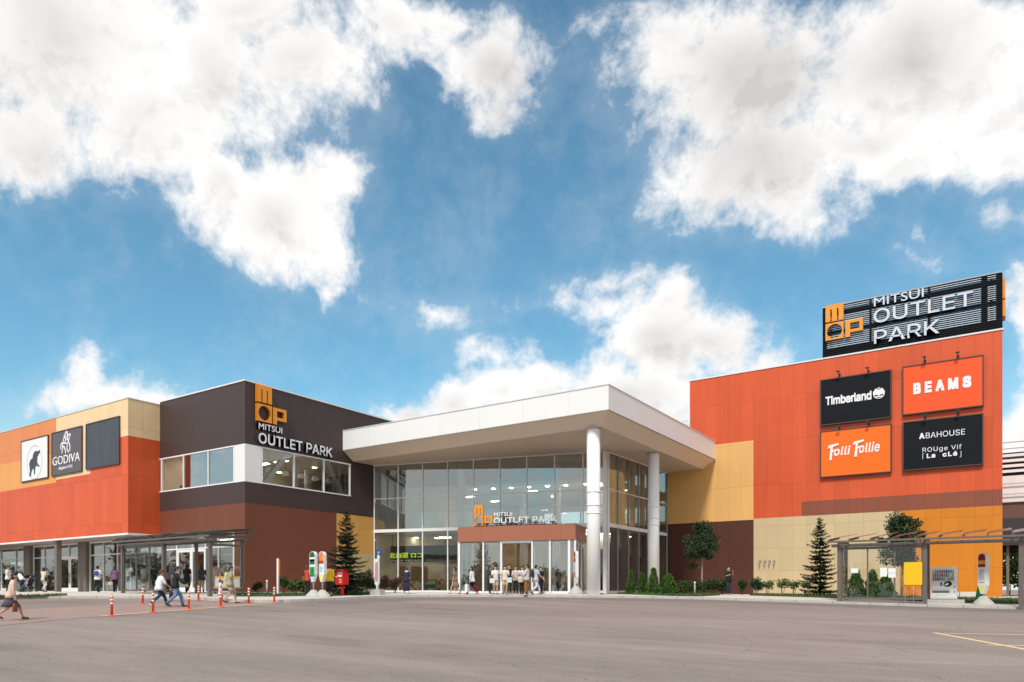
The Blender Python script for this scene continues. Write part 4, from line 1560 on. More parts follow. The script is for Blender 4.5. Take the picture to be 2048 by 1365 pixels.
for ch, xa, xb, ya in (('B', 1826.5, 1841.5, 789), ('E', 1849.5, 1863.5, 787), ('A', 1871, 1888.5, 784.6), ('M', 1896, 1916.5, 780.5), ('S', 1925, 1942.5, 776.5)):
    a = onY(xa, ya, YB)
    a.z = onY(1826.5, 789.5, YB).z
    c = onY(xb, ya, YB)
    put_text('lettering', ch, a, (c.x, c.y, a.z), .72, SIGNW, t2, .03, (0, -1, 0), bold=.05, lift=-.028)
t3, *_ = billboard('orange billboard with a white brush script name of two words', ((1640, 862.5), (1783, 848), (1783, 945), (1640, 956)), YB, mat('orange_sign_sheet', (.95, .145, .003), .5, var=.02))
for wd, xa, ya, xb, hp in (('olli', 1668, 912.5, 1701, 18), ('ollie', 1718, 907.0, 1759.5, 20)):
    bt(t3, wd, xa, ya, xb, hp, YB, bold=.018, shear=.22, spacing=1.1)
for xa, ya in ((1658, 921), (1708, 914)):                    # the two tall brushed initials
    o_ = onY(xa, ya, YB)
    k = .05
    b = MB()
    for q_ in ([(.02, 0), (.17, -.02), (.26, .95), (.12, .97)], [(-.06, .78), (.62, .98), (.60, 1.10), (-.02, 1.0)], [(.18, .50), (.46, .58), (.46, .70), (.2, .63)]):
        b.prism(q_, o_, (1, 0, 0), (0, 0, 1), (0, -1, 0), .03 + rnd.uniform(0, .003))
    b.build('lettering', SIGNW, t3)
t4, *_ = billboard('black billboard with three lines of thin white lettering', ((1805, 843.5), (1967, 827.5), (1967, 930.5), (1805, 942)), YB, BLACKB)
bt(t4, 'A', 1838.5, 878.6, 1849, 11.5, YB, bold=.04)
bt(t4, 'BAHOUSE', 1851.5, 877.3, 1930, 11.2, YB)
bt(t4, 'ROUge Vif', 1845, 907.5, 1923, 11.5, YB, spacing=1.1)
bt(t4, 'La  cLé', 1853.5, 917.0, 1914.5, 9.5, YB, bold=.03, spacing=1.2)
a, c = onY(1845, 919, YB), onY(1921.5, 914.5, YB)
MB().box((a.x, YB + .005, a.z), (a.x + .025, YB + .028, a.z + .38)).box((a.x + .025, YB + .005, a.z + .36), (a.x + .09, YB + .028, a.z + .38)).box((c.x, YB + .005, c.z), (c.x + .025, YB + .028, c.z + .38)).box((c.x - .065, YB + .005, c.z), (c.x, YB + .028, c.z + .02)).build('bracket_mark', SIGNW, t4)
names = ('above the black emblem billboard, left', 'above the black emblem billboard, right', 'above the vermilion billboard, left', 'above the vermilion billboard, right', 'above the orange script billboard, left', 'above the orange script billboard, right', 'above the lower black billboard, left', 'above the lower black billboard, right')
for k, (px, py) in enumerate(((1679, 748), (1737, 741), (1850, 720), (1916, 711), (1679.5, 856), (1738, 847), (1850.5, 834), (1916.5, 826))):
    p = onY(px, py, YR)
    f = thing('sign_lamp', 'small grey arm lamp ' + names[k], 'lamp', p, 0, 'lamps over the right billboards')
    MB().beam(p + Vector((0, 0, -.1)), p + Vector((0, -.55, .02)), .05, .05).box((p.x - .08, YR - .04, p.z - .22), (p.x + .08, YR - .002, p.z)).build('arm', BFRAME, f)
    MB().box((p.x - .12, YR - .70, p.z - .02), (p.x + .12, YR - .55, p.z + .05), ).build('lamp_head', BFRAME, f, bevel=.015)

YB2 = YL - .10
SLATE = mat('slate_sign_sheet', (.10, .095, .11), .5, var=.10, scale=1.0)
t5, *_ = billboard('white billboard with a dark leaping animal emblem', ((41.5, 882.5), (95.5, 870), (95.5, 955), (41.5, 966.5)), YB2, mat('white_sign_sheet', (.78, .78, .80), .5, var=.02), .10)
o_ = onY(68, 925, YB2)
INK = mat('sign_ink', (.045, .05, .065), .5)
an = [(-.42, -1.15), (-.36, -.62), (-.45, -.05), (-.30, .28), (-.05, .38), (.05, .75), (.28, .98), (.62, .90), (.80, .98), (.84, .78), (.64, .62), (.52, .42), (.48, .0), (.62, -.28), (.82, -.40), (.66, -.46), (.44, -.30), (.26, -.42), (.22, -1.05), (.14, -1.10), (.10, -.48), (-.10, -.60), (-.20, -.78), (-.28, -1.18)]
sc = .92
MB().prism([(x * sc * 1.45 - .2, y * sc * .92) for x, y in an], o_, (1, 0, 0), (0, 0, 1), (0, -1, 0), .012).build('emblem', INK, t5).location = (0, .012, 0)
b = MB()
for k in range(80):
    a0, a1 = 2 * math.pi * k / 80, 2 * math.pi * (k + 1) / 80
    w0, w1 = (1.0, .93) if k % 4 < 2 else (.975, .955)
    b.prism([(math.cos(a0) * 1.22 * w1, math.sin(a0) * 1.30 * w1), (math.cos(a0) * 1.22 * w0, math.sin(a0) * 1.30 * w0), (math.cos(a1) * 1.22 * w0, math.sin(a1) * 1.30 * w0), (math.cos(a1) * 1.22 * w1, math.sin(a1) * 1.30 * w1)], o_ + Vector((0, .0285, 0)), (1, 0, 0), (0, 0, 1), (0, -1, 0), .012)
b.build('ring_lettering', mat('pale_grey_ink', (.55, .56, .58), .5), t5)
t6, *_ = billboard('slate grey billboard with a white rider emblem over a serif name', ((102.5, 866.5), (163, 851.5), (163, 942), (102.5, 955)), YB2, SLATE, .10)
bt(t6, 'GODIVA', 105, 932.5, 159.5, 17, YB2, bold=.0)
bt(t6, 'Belgium 1926', 117, 942.0, 144.5, 7.5, YB2, shear=.3, bold=.01)
o_ = onY(131, 886, YB2)
b = MB()


def stroke(pts, w):
    pts = [(x * .88, y * .60) for x, y in pts]
    for p, q_ in zip(pts[:-1], pts[1:]):
        d_ = Vector((q_[0] - p[0], q_[1] - p[1]))
        n_ = Vector((-d_.y, d_.x)).normalized() * w
        b.prism([(p[0] - n_.x, p[1] - n_.y), (q_[0] - n_.x, q_[1] - n_.y), (q_[0] + n_.x, q_[1] + n_.y), (p[0] + n_.x, p[1] + n_.y)], o_ + Vector((0, .028, 0)), (1, 0, 0), (0, 0, 1), (0, -1, 0), .02 + rnd.uniform(0, .006))


stroke([(-.75, -.75), (-.85, -.2), (-.62, .1), (-.2, .0), (.25, -.12), (.5, .1), (.62, .55), (.82, .85), (.55, .95), (.35, .72), (.2, .25)], .045)   # horse back and neck
stroke([(-.6, -.05), (-.45, -.6), (-.65, -1.15)], .05)
stroke([(-.35, -.3), (-.1, -.75), (.0, -1.25)], .05)
stroke([(.3, -.2), (.2, -.7), (.5, -1.2)], .05)
stroke([(.5, 0), (.72, -.5), (.68, -1.1)], .05)
stroke([(-.2, 0), (.0, .35), (-.15, .8), (.0, 1.25), (.2, 1.3), (.3, .95), (.2, .6), (.45, .2)], .06)                                               # rider
stroke([(-.2, .95), (-.4, .3), (-.45, -.1)], .05)
b.build('emblem', SIGNW, t6)
t7, *_ = billboard('blank dark slate billboard nearest the wing corner', ((171, 848.5), (238, 832), (238, 928), (171, 940)), YB2, mat('blank_slate_sheet', (.055, .065, .085), .5, var=.2, scale=1.2, stretch=(3, 3, .3)), .10)

# ================================================================ car park building far right
cp = thing('car_park_building', 'white railed parking deck with brown edge beam behind the right building', 'building', (6, 66, 0))
bx('deck', (.52, 64, 5.46), (30, 90, 6.65), mat('deck_brown', (.13, .07, .055), .7), cp)
bx('edge_beam', (.50, 63.8, 6.68), (30, 64, 8.55), mat('deck_white', (.74, .73, .72), .5), cp)
bx('under_beam', (.52, 63.9, 3.5), (30, 64.4, 5.45), mat('frame_steel_dark', ()), cp)
b = MB()
for k in range(4):
    b.box((.5, 63.7, 8.78 + k * .38), (30, 63.78, 8.98 + k * .38))
b.build('louvre_slats', WHITE, cp)
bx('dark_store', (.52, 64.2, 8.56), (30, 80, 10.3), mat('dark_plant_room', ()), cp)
b = MB()
for z in (7.2, 7.95, 10.5, 10.95):
    b.beam((.5, 63.6, z), (30, 63.6, z), .05, .07)
b.build('railing', mat('rail_grey', ()), cp)
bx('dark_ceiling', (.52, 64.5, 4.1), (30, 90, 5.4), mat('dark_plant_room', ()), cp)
for x, y in ((.86, 64.6), (5.5, 64.6), (10, 64.6), (5.5, 75), (10, 75)):
    bx('column', (x - .09, y - .09, -.3), (x + .09, y + .09, 4.09), GREYPOST, cp)

# ================================================================ street furniture
WPL = mat('white_plastic', (.78, .78, .77), .45, var=.02)
CONC = mat('stand_concrete', (.46, .44, .41), .85, var=.10, scale=6, bump=.2)
YEL = mat('yellow_sheet', (.85, .50, .005), .5, var=.02)
BRPANE = glass_mat('roof_pane', (.50, .47, .43), base=.10, gain=.8, rough=.2)


def shelter(label, org, bays, n, glazed, panel_end, poster):
    t = thing('bus_shelter', label, 'bus shelter', org, 0, 'bus shelters in front of the mall')
    D, HT = 1.9, 2.72
    xs = [0]
    for k in range(n):
        xs.append(xs[-1] + bays)
    L_ = xs[-1]
    B = lambda b, nm, m, par=t: b.build(nm, m, par, world=False)
    for x in xs:
        B(MB().box((x - .09, -.09, -.6), (x + .09, .09, HT)), 'post', BRONZE)
        B(MB().box((x - .07, D - .07, -.6), (x + .07, D + .07, HT + .1)), 'post', BRONZE)
        B(MB().beam((x, -.3, HT + .21), (x, D + .55, HT + .36), .10, .14), 'bracket_beam', BRONZE)
    B(MB().box((-.35, -.14, HT + .003), (L_ + .35, .14, HT + .14)), 'front_beam', BRONZE)
    B(MB().box((-.35, D - .1, HT + .103), (L_ + .35, D + .1, HT + .2)), 'rear_beam', BRONZE)
    B(MB().box((-.5, -.42, HT + .20), (L_ + .5, -.33, HT + .29)), 'gutter', BRONZE)
    r = MB()
    x = -.45
    while x < L_ + .46:
        r.beam((x, -.38, HT + .31), (x, D + .7, HT + .60), .06, .09)
        x += .93
    B(r, 'rafters', BRONZE)
    k, x = 0, -.42
    while x < L_ + .3:
        p = MB()
        z0, z1 = HT + .30, HT + .60
        p.add([(x, -.34, z0 + .08), (x + .86, -.34, z0 + .20), (x + .86, D + .68, z1 + .20), (x, D + .68, z1 + .08),
               (x, -.34, z0 + .09), (x + .86, -.34, z0 + .215), (x + .86, D + .68, z1 + .215), (x, D + .68, z1 + .09)],
              [(3, 2, 1, 0), (4, 5, 6, 7), (0, 1, 5, 4), (1, 2, 6, 5), (2, 3, 7, 6), (3, 0, 4, 7)])
        B(p, 'roof_pane', BRPANE)
        x += .93
    g0, g1 = xs[glazed] + .09, xs[glazed + 1] - .09
    fr = MB()
    fr.box((g0, -.03, .16), (g1, .03, .27)).box((g0, -.03, HT - .14), (g1, .03, HT - .02))
    w = (g1 - g0) / 3
    for j in range(4):
        c = min(max(g0 + j * w, g0 + .03), g1 - .03)
        fr.box((c - .03, -.028, .271), (c + .03, .028, HT - .141))
    B(fr, 'glazing_frame', BRONZE)
    for j in range(3):
        B(MB().box((g0 + j * w + .035, -.006, .272), (g0 + (j + 1) * w - .035, .006, HT - .142)), 'glass_pane', GLASSC)
    xe = xs[panel_end]
    sgn = 1 if panel_end else -1
    fr = MB()
    for y in (.10, D - .10):
        fr.box((xe - .03, y - .03, .2), (xe + .03, y + .03, HT - .1))
    fr.box((xe - .03, .131, .2), (xe + .03, D - .131, .28)).box((xe - .03, .131, HT - .22), (xe + .03, D - .131, HT - .1))
    B(fr, 'end_frame', BRONZE)
    B(MB().box((xe - .006, .131, .281), (xe + .006, D - .131, HT - .221)), 'glass_pane', GLASSC)
    B(MB().box((xe - .05, .14, .34), (xe + .05, D - .14, .42)), 'base_strip', YEL)
    return t


pr = pave(420, 1192)
plx = onY(246, 1188, pr.y).x
shelter('bus shelter with bronze posts before the shop doors on the left', (plx, pr.y, gz((plx + pr.x) / 2, pr.y) + KERB), (pr.x - plx) / 2, 2, 0, 2, None)
ql, q2 = pave(1679, 1203), pave(1857, 1208)
q2 = onY(1857, 1208, ql.y)
q3 = onY(2043, 1208, ql.y)
BAYR = (q3.x - ql.x) / 2
shelter('bus shelter with bronze posts and pasted notices at the right edge', (ql.x, ql.y, gz((ql.x + q2.x) / 2, ql.y) + KERB - .02), BAYR, 3, 0, 0, None)


def sheet(label, c4, Y, m, d=.012, name='notice', cat='notice', group='notices on the right shelter glass', text=None):
    a, b = onY(*c4[0], Y), onY(*c4[1], Y)
    t = thing(name, label, cat, ((a.x + b.x) / 2, Y, b.z), 0, group)
    MB().box((a.x, Y - d, b.z), (b.x, Y, a.z)).build('sheet', m, t)
    if text:
        for (fx0, fx1, fz, h, mm) in text:
            w, hh = b.x - a.x, a.z - b.z
            MB().box((a.x + w * fx0, Y - d - .003, b.z + hh * fz), (a.x + w * fx1, Y - d - .0005, b.z + hh * (fz + h))).build('print_line', mm, t)
    return t


PAPER = mat('white_paper', (.80, .82, .80), .6, var=.02)
INKG = mat('grey_print', (.45, .47, .47), .6)
yq = ql.y - .035
sheet('small white notice on the first pane of the right shelter', ((1702.5, 1137), (1716.5, 1146.5)), yq, PAPER)
sheet('larger white notice left of the pair on the right shelter glass', ((1760, 1136), (1774, 1153.5)), yq, PAPER)
sheet('white two-part notice right of the pair on the right shelter glass', ((1776.5, 1137), (1791.5, 1155.5)), yq, PAPER, text=((0, 1, .46, .05, INKG),))
BLK = mat('black_print', (.02, .02, .02), .6)
# tall yellow poster on the end pane
a, b = pave(1665, 1200), None
ex = ql.x - .02
p0, p1 = onX(1659, 1170, ex), onX(1671, 1125, ex)
t = thing('poster', 'tall narrow yellow bus poster on the end pane of the right shelter', 'poster', (ex, p0.y, p0.z))
yy0, yy1 = min(p0.y, p1.y), max(p0.y, p1.y)
MB().box((ex + .03, ql.y + .55, .62 + ql.z), (ex + .045, ql.y + 1.35, 1.95 + ql.z)).build('sheet', YEL, t)
b = MB()
for z, y, w, h in ((1.62, .72, .46, .16), (1.42, .85, .3, .10), (1.0, .72, .2, .12), (.86, .72, .42, .06), (.74, .72, .3, .05)):
    b.box((ex + .046, ql.y + y, ql.z + z), (ex + .049, ql.y + y + w, ql.z + z + h))
b.build('print_line', BLK, t)
# yellow board on legs behind the glass
yb = ql.y - .16
a, b = onY(1808, 1125, yb), onY(1844.5, 1170, yb)
t = thing('notice_board', 'plain yellow board on two thin legs before the right shelter glass', 'board', ((a.x + b.x) / 2, yb, b.z))
MB().box((a.x, yb - .02, b.z), (b.x, yb + .02, a.z)).build('board', YEL, t)
for k in (.06, .52):
    xx = a.x + (b.x - a.x) * k
    MB().tube([(xx, yb + .05, -.6), (xx, yb + .05, b.z + .3)], .022, 8).build('leg', GREYALU, t)
a, b = pave(432, 1190), None
ex = pr.x - .02
t = thing('poster', 'yellow and white picture poster low on the end pane of the left shelter', 'poster', (ex, pr.y + .5, pr.z + .6))
MB().box((ex + .05, pr.y + .25, pr.z + .45), (ex + .065, pr.y + 1.7, pr.z + 1.0)).build('sheet', PAPER, t)
MB().box((ex + .066, pr.y + .25, pr.z + .92), (ex + .07, pr.y + 1.7, pr.z + 1.0)).build('print_line', YEL, t)
MB().ball((ex + .066, pr.y + .6, pr.z + .7), (.005, .14, .12)).build('print_line', mat('red_print', (.55, .02, .02)), t)


def outline(w, zs, z0, z1, taper, seg=12):
    """front outline of a rounded bus stop panel: tapered foot, round head"""
    hw = w / 2
    pts = [(-.06, z0), (.06, z0), (hw, z0 + taper), (hw, z1 - hw)]
    pts += [(hw * math.cos(math.pi * k / seg), z1 - hw + hw * math.sin(math.pi * k / seg)) for k in range(1, seg)]
    return pts + [(-hw, z1 - hw), (-hw, z0 + taper)]


def bus_stop(label, pos, rz, fields, top, w=.40, dep=.17, foot=.75, base=(.46, .36, .36), taper=.4):
    t = thing('bus_stop_sign', label, 'bus stop sign', pos, rz, 'bus stop signs along the kerb')
    B = lambda b, nm, m: b.build(nm, m, t, world=False)
    bw, bd, bh = base
    B(MB().loft([((0, 0, -.2), bw, bd), ((0, 0, .05), bw, bd), ((0, 0, .10), bw * .93, bd * .93), ((0, 0, bh * .8), bw * .45, bd * .45), ((0, 0, bh), bw * .28, bd * .30)]), 'base', CONC)
    B(MB().tube([(0, 0, bh - .03), (0, 0, foot + .15)], .035, 10), 'pole', GREYALU)
    B(MB().prism(outline(w, 0, foot, top, taper), (0, dep / 2, 0), (1, 0, 0), (0, 0, 1), (0, -1, 0), dep, smooth=False), 'panel', WPL)
    hw = w / 2 - .025
    seg = 12
    for (z0, z1, m, kind, k0, k1) in fields:
        b = MB()
        if kind == 'head':
            zc = top - w / 2
            pl = [(hw, z0), (hw, zc)] + [(hw * math.cos(math.pi * k / seg), zc + hw * math.sin(math.pi * k / seg)) for k in range(1, seg)] + [(-hw, zc), (-hw, z0)]
        elif kind == 'taper':
            wa, wb = [.8 * (.06 + (w / 2 - .06) * (z - foot) / taper) for z in (z0, z1)]
            pl = [(-wa, z0), (wa, z0), (wb, z1), (-wb, z1)]
        else:
            pl = [(hw * k0, z0), (hw * k1, z0), (hw * k1, z1), (hw * k0, z1)]
        b.prism(pl, (0, -dep / 2 + .001, 0), (1, 0, 0), (0, 0, 1), (0, -1, 0), .006)
        B(b, 'sign_field', m)
    return t


FG = mat('field_dark_green', (.015, .11, .045), .5, var=.03)
FG2 = mat('field_green', (.02, .28, .07), .5, var=.1, scale=12)
FB = mat('field_sky_blue', (.36, .62, .76), .5, var=.2, scale=14)
FR = mat('field_red', (.55, .035, .02), .5, var=.03)
FO = mat('field_orange', (.85, .27, .02), .5, var=.03)
FP = mat('field_pink', (.78, .20, .20), .5, var=.1)
FY = mat('field_pale_yellow', (.80, .74, .20), .5, var=.06)
FM = mat('field_magenta', (.42, .03, .13), .5, var=.2, scale=20)
FGR = mat('field_pale_grey', (.55, .57, .57), .5, var=.2, scale=20)
FMAR = mat('field_maroon', (.25, .012, .015), .5, var=.03)
bus_stop('white bus stop sign with dark green head and green timetable', pave(627, 1194.5), 0, [
    (1.98, 0, FG, 'head', 0, 0), (1.78, 1.96, WPL, 'band', -1, 1), (1.62, 1.88, FG, 'band', -1, 1), (1.02, 1.50, FG2, 'band', -1, 1), (1.12, 1.40, PAPER, 'band', -.12, .12), (.82, 1.06, FB, 'taper', -.5, .5)], 2.27)
bus_stop('white bus stop sign with pink, orange and red head', pave(645, 1194.5), 0, [
    (2.02, 0, FP, 'head', 0, 0), (1.83, 2.015, FO, 'band', -1, 1), (1.66, 1.82, FR, 'band', -1, 1), (1.24, 1.52, FB, 'band', -.6, .6), (.82, 1.12, FY, 'taper', -.8, .8)], 2.27)
bus_stop('bus stop sign on a grey cone by the round column, red and yellow faced', pave(1152, 1188), R(-44), [
    (2.2, 0, FR, 'head', 0, 0), (2.05, 2.195, FO, 'band', -1, 1), (1.85, 2.045, FR, 'band', -1, 1), (1.1, 1.7, FGR, 'band', -.6, .6), (.95, 1.25, FO, 'band', -1, 1)], 2.5, w=.42, base=(.44, .44, .46), foot=.6)
bus_stop('bus stop sign with maroon and orange head beside the vending machine', pave(1967, 1210), R(-38), [
    (2.02, 0, FMAR, 'head', 0, 0), (1.86, 2.015, FO, 'band', -1, 1), (1.72, 1.855, FMAR, 'band', -1, 1), (1.12, 1.64, FGR, 'band', -.7, .7), (1.00, 1.04, FP, 'band', -.8, .8), (.58, .86, FY, 'taper', -.7, .7)], 2.36, w=.40, dep=.22, foot=.5, base=(.46, .40, .40))
# narrow stop with the blue disc
p = pave(754.5, 1190)
t = thing('bus_stop_sign', 'narrow white bus stop sign with pink lettering under a blue disc', 'bus stop sign', p, R(8), 'bus stop signs along the kerb')
B = lambda b, nm, m, par=None: b.build(nm, m, par or t, world=False)
B(MB().box((-.33, -.22, -.1), (.33, .22, .30)), 'base', CONC)
B(MB().box((-.05, -.04, .30), (.05, .04, .62)), 'pole', WPL)
B(MB().prism([(-.06, .5), (.06, .5), (.13, .62), (.13, 1.95), (-.13, 1.95), (-.13, .62)], (0, .06, 0), (1, 0, 0), (0, 0, 1), (0, -1, 0), .12), 'panel', WPL)
B(MB().box((.03, -.03, 1.95), (.16, .03, 2.15)), 'bracket', WPL)
B(MB().prism([(.1 + .17 * math.cos(2 * math.pi * k / 24), 2.28 + .17 * math.sin(2 * math.pi * k / 24)) for k in range(24)], (0, .02, 0), (1, 0, 0), (0, 0, 1), (0, -1, 0), .04), 'disc', mat('sign_blue', (.035, .07, .33), .5))
for z in (2.30, 2.24):
    B(MB().box((.02, -.024, z), (.18, -.0201, z + .025)), 'sign_field', WPL)
B(MB().box((-.075, -.066, .72), (.075, -.0601, 1.75)), 'sign_field', FM)
for k in range(9):
    B(MB().box((-.035 + .008 * (k % 2), -.07, .78 + k * .107), (.035, -.0661, .83 + k * .107)), 'sign_field', WPL)

# post box
p = pave(684, 1191.5)
t = thing('post_box', 'red pillar post box on a red stalk in front of the spruce', 'post box', p, R(4))
PR = mat('post_red', (.60, .020, .010), .4, var=.03)
B(MB().box((-.27, -.22, .56), (.27, .22, 1.30)), 'body', PR).data
B(MB().box((-.29, -.24, 1.303), (.29, .24, 1.36)), 'lid', PR)
B(MB().tube([(0, 0, -.1), (0, 0, .56)], .10, 14), 'stalk', PR)
B(MB().box((-.10, -.228, 1.10), (.22, -.2205, 1.20)), 'label_plate', mat('blue_grey_plate', (.20, .26, .32)))
B(MB().box((-.08, -.229, .98), (.20, -.2205, 1.07)), 'label_plate', WPL)
B(MB().box((-.235, -.229, .96), (-.16, -.2205, 1.02)), 'label_plate', WPL)
for z, x in ((.82, 0), (.74, .06), (.66, .02)):
    B(MB().box((x, -.227, z), (x + .12, -.2205, z + .035)), 'label_plate', WPL)
B(MB().box((-.21, -.226, 1.235), (.21, -.2205, 1.265)), 'slot', BLK)

# bollards
ORB = mat('bollard_orange', (.80, .075, .015), .45, var=.04)
REFL = mat('reflector_white', (.78, .78, .76), .35, var=.02)
names = ('nearest the camera, left end of the front row', 'second in the front row, before the woman in white', 'third in the front row, right of the man in jeans', 'fourth in the front row, by the child', 'fifth in the front row, right of the man in shorts', 'last in the front row, by the kerb',
         'in the back row, left of the woman in white', 'in the back row, half hidden behind the walking couple', 'in the back row, in front of the shelter post')
proto = None
for k, (px, py) in enumerate(((223.5, 1231.5), (306, 1224.5), (377.5, 1218.5), (441.5, 1214), (497.5, 1208.5), (548.5, 1206), (285.5, 1207), (343.5, 1201), (397, 1200.5))):
    p = road(px, py)
    p.z = gz(p.x, p.y)
    lb = 'orange bollard with white bands ' + names[k]
    if proto is None:
        proto = t = thing('bollard', lb, 'bollard', p, 0, 'orange bollards along the crossing')
        h = .74
        B(MB().loft([((0, 0, 0), .125, .125), ((0, 0, .02), .125, .125), ((0, 0, .045), .06, .06)]), 'base', ORB)
        B(MB().loft([((0, 0, .045), .042, .042), ((0, 0, h - .03), .040, .040), ((0, 0, h), .02, .02)]), 'post', ORB)
        for z in (.40, .52, .64):
            B(MB().loft([((0, 0, z), .046, .046), ((0, 0, z + .06), .046, .046)]), 'reflective_band', REFL)
    else:
        c = copy_tree(proto)
        c.location = p
        c['label'] = lb

# slim white post and bollard lights
p = pave(556, 1190)
t = thing('marker_post', 'slim white post with orange right edge beside the brown wall', 'post', p, R(20))
B(MB().box((-.05, -.05, -.1), (.05, .05, 1.92)), 'post', WPL)
B(MB().box((.051, -.045, .95), (.115, .045, 1.90)), 'side_plate', mat('plate_orange', (.60, .20, .02), .5))
for k, (px, py, lb) in enumerate(((534, 1191, 'grey bollard light on the lawn at the brown corner'), (1389.5, 1192, 'grey bollard light in front of the round topped tree'))):
    p = pave(px, py)
    t = thing('bollard_light', lb, 'light', p, 0, 'low bollard lights on the lawn')
    B(MB().tube([(0, 0, -.1), (0, 0, .66)], .055, 14), 'post', mat('light_grey_post', (.28, .29, .30), .45, metal=.4))
    B(MB().loft([((0, 0, .66), .05, .05), ((0, 0, .76), .05, .05), ((0, 0, .79), .035, .035)]), 'lamp_head', WPL)

# vending machine
p = onY(1890, 1199, ql.y + 1.55)
vx0, vx1 = onY(1861, 1150, p.y).x, onY(1914, 1150, p.y).x
vz1, vz0 = onY(1914, 1134, p.y).z, onY(1914, 1198.5, p.y).z
W_, H_ = vx1 - vx0, vz1 - vz0
t = thing('vending_machine', 'white drinks vending machine on a concrete slab by the shelter post', 'vending machine', (vx0, p.y, vz0))
VM = mat('vending_white', (.76, .77, .78), .3, var=.01)
B(MB().box((0, 0, 0), (W_, .68, H_)), 'body', VM)
B(MB().box((.04, -.03, .06), (W_ - .04, -.001, H_ - .03)), 'door', VM)
B(MB().box((.08, -.045, H_ * .57), (W_ - .10, -.031, H_ - .08)), 'display_window', mat('display_back', (.62, .70, .72), .3))
VC = [(.55, .08, .05), (.60, .25, .06), (.10, .22, .55), (.65, .12, .08), (.15, .40, .16), (.50, .45, .10), (.05, .07, .25), (.40, .12, .30), (.62, .62, .60), (.20, .28, .45)]
for row in range(3):
    z = H_ * .585 + row * H_ * .118
    for k in range(10):
        x = .13 + k * (W_ - .28) / 9
        c = VC[(k * 3 + row * 4) % 10]
        B(MB().tube([(x, -.065, z), (x, -.065, z + .10), (x, -.065, z + .13)], [.032, .032, .018], 8), 'drink_bottle', mat('drink_%d' % ((k * 3 + row * 4) % 10), c, .35, var=.05))
    B(MB().box((.09, -.075, z - .03), (W_ - .11, -.046, z - .012)), 'shelf', mat('shelf_blue_grey', (.45, .52, .56), .4))
B(MB().box((.08, -.05, H_ * .20), (W_ - .30, -.031, H_ * .235)), 'dispensing_slot', BLK)
B(MB().box((.08, -.05, H_ * .24), (W_ - .30, -.031, H_ * .30)), 'slot_cover', mat('slot_grey', (.42, .44, .46), .4))
pts = [(-.5, -.1), (-.35, .3), (.0, .42), (.35, .40), (.55, .12), (.50, -.15), (.2, -.38), (-.2, -.42), (-.42, -.3)]
B(MB().prism([(x * .33, y * .33) for x, y in pts], (W_ - .38, -.031, H_ * .465), (1, 0, 0), (0, 0, 1), (0, -1, 0), .006), 'emblem', BLK)
B(MB().prism([(-.1, -.05), (.02, .07), (.1, .02), (.02, -.07)], (W_ - .42, -.037, H_ * .46), (1, 0, 0), (0, 0, 1), (0, -1, 0), .004), 'emblem', VM)
B(MB().box((W_ - .68, -.036, H_ * .41), (W_ - .60, -.031, H_ * .52)), 'emblem', mat('dark_grey_print', (.10, .10, .11)))
for z in (.38, .22):
    B(MB().tube([(W_ - .1, -.031, H_ * z), (W_ - .1, -.045, H_ * z)], .03, 12), 'coin_button', mat('dark_grey_print', ()))
B(MB().box((W_ * .2, -.036, H_ * .10), (W_ * .26, -.031, H_ * .12)), 'print_mark', mat('print_green', (.1, .45, .2)))
B(MB().box((W_ * .28, -.036, H_ * .10), (W_ * .62, -.031, H_ * .112)), 'print_mark', INKG)
t2 = thing('concrete_slab', 'grey concrete slab under the vending machine', 'slab', (vx0, p.y, vz0 - .02))
MB().box((-.3, -.12, -.4), (W_ + .3, .9, -.003)).build('slab', CONC, t2, world=False, bevel=.01)

# green cone
p = pave(1961, 1203) + Vector((0, 1.4, 0))
p = onY(1960.5, 1190, ql.y + 2.2)
p.z = gz(p.x, p.y) + KERB + .03
t = thing('traffic_cone', 'green traffic cone behind the right bus stop sign', 'cone', p)
CG = mat('cone_green', (.005, .28, .06), .4, var=.04)
B(MB().box((-.26, -.26, 0), (.26, .26, .05)), 'base', mat('cone_base_dark_green', (.004, .06, .02), .6), )
B(MB().loft([((0, 0, .05), .23, .23), ((0, 0, 1.0), .075, .075), ((0, 0, 1.04), .05, .05)]), 'cone', CG)

# pallets of pale sheets by the orange wall
p = onY(1935, 1184, YR - .6)
for k, (px, w, lb) in enumerate(((1912, .45, 'small pale paving block lying at the foot of the orange wall'), (1936, .95, 'long pale paving block lying at the foot of the orange wall'))):
    p = onY(px, 1186, YR - .8)
    t = thing('paving_block', lb, 'block', p)
    MB().box((-w / 2, -.2, -.3), (w / 2, .2, .06)).build('block', PAVE, t, world=False, bevel=.02)

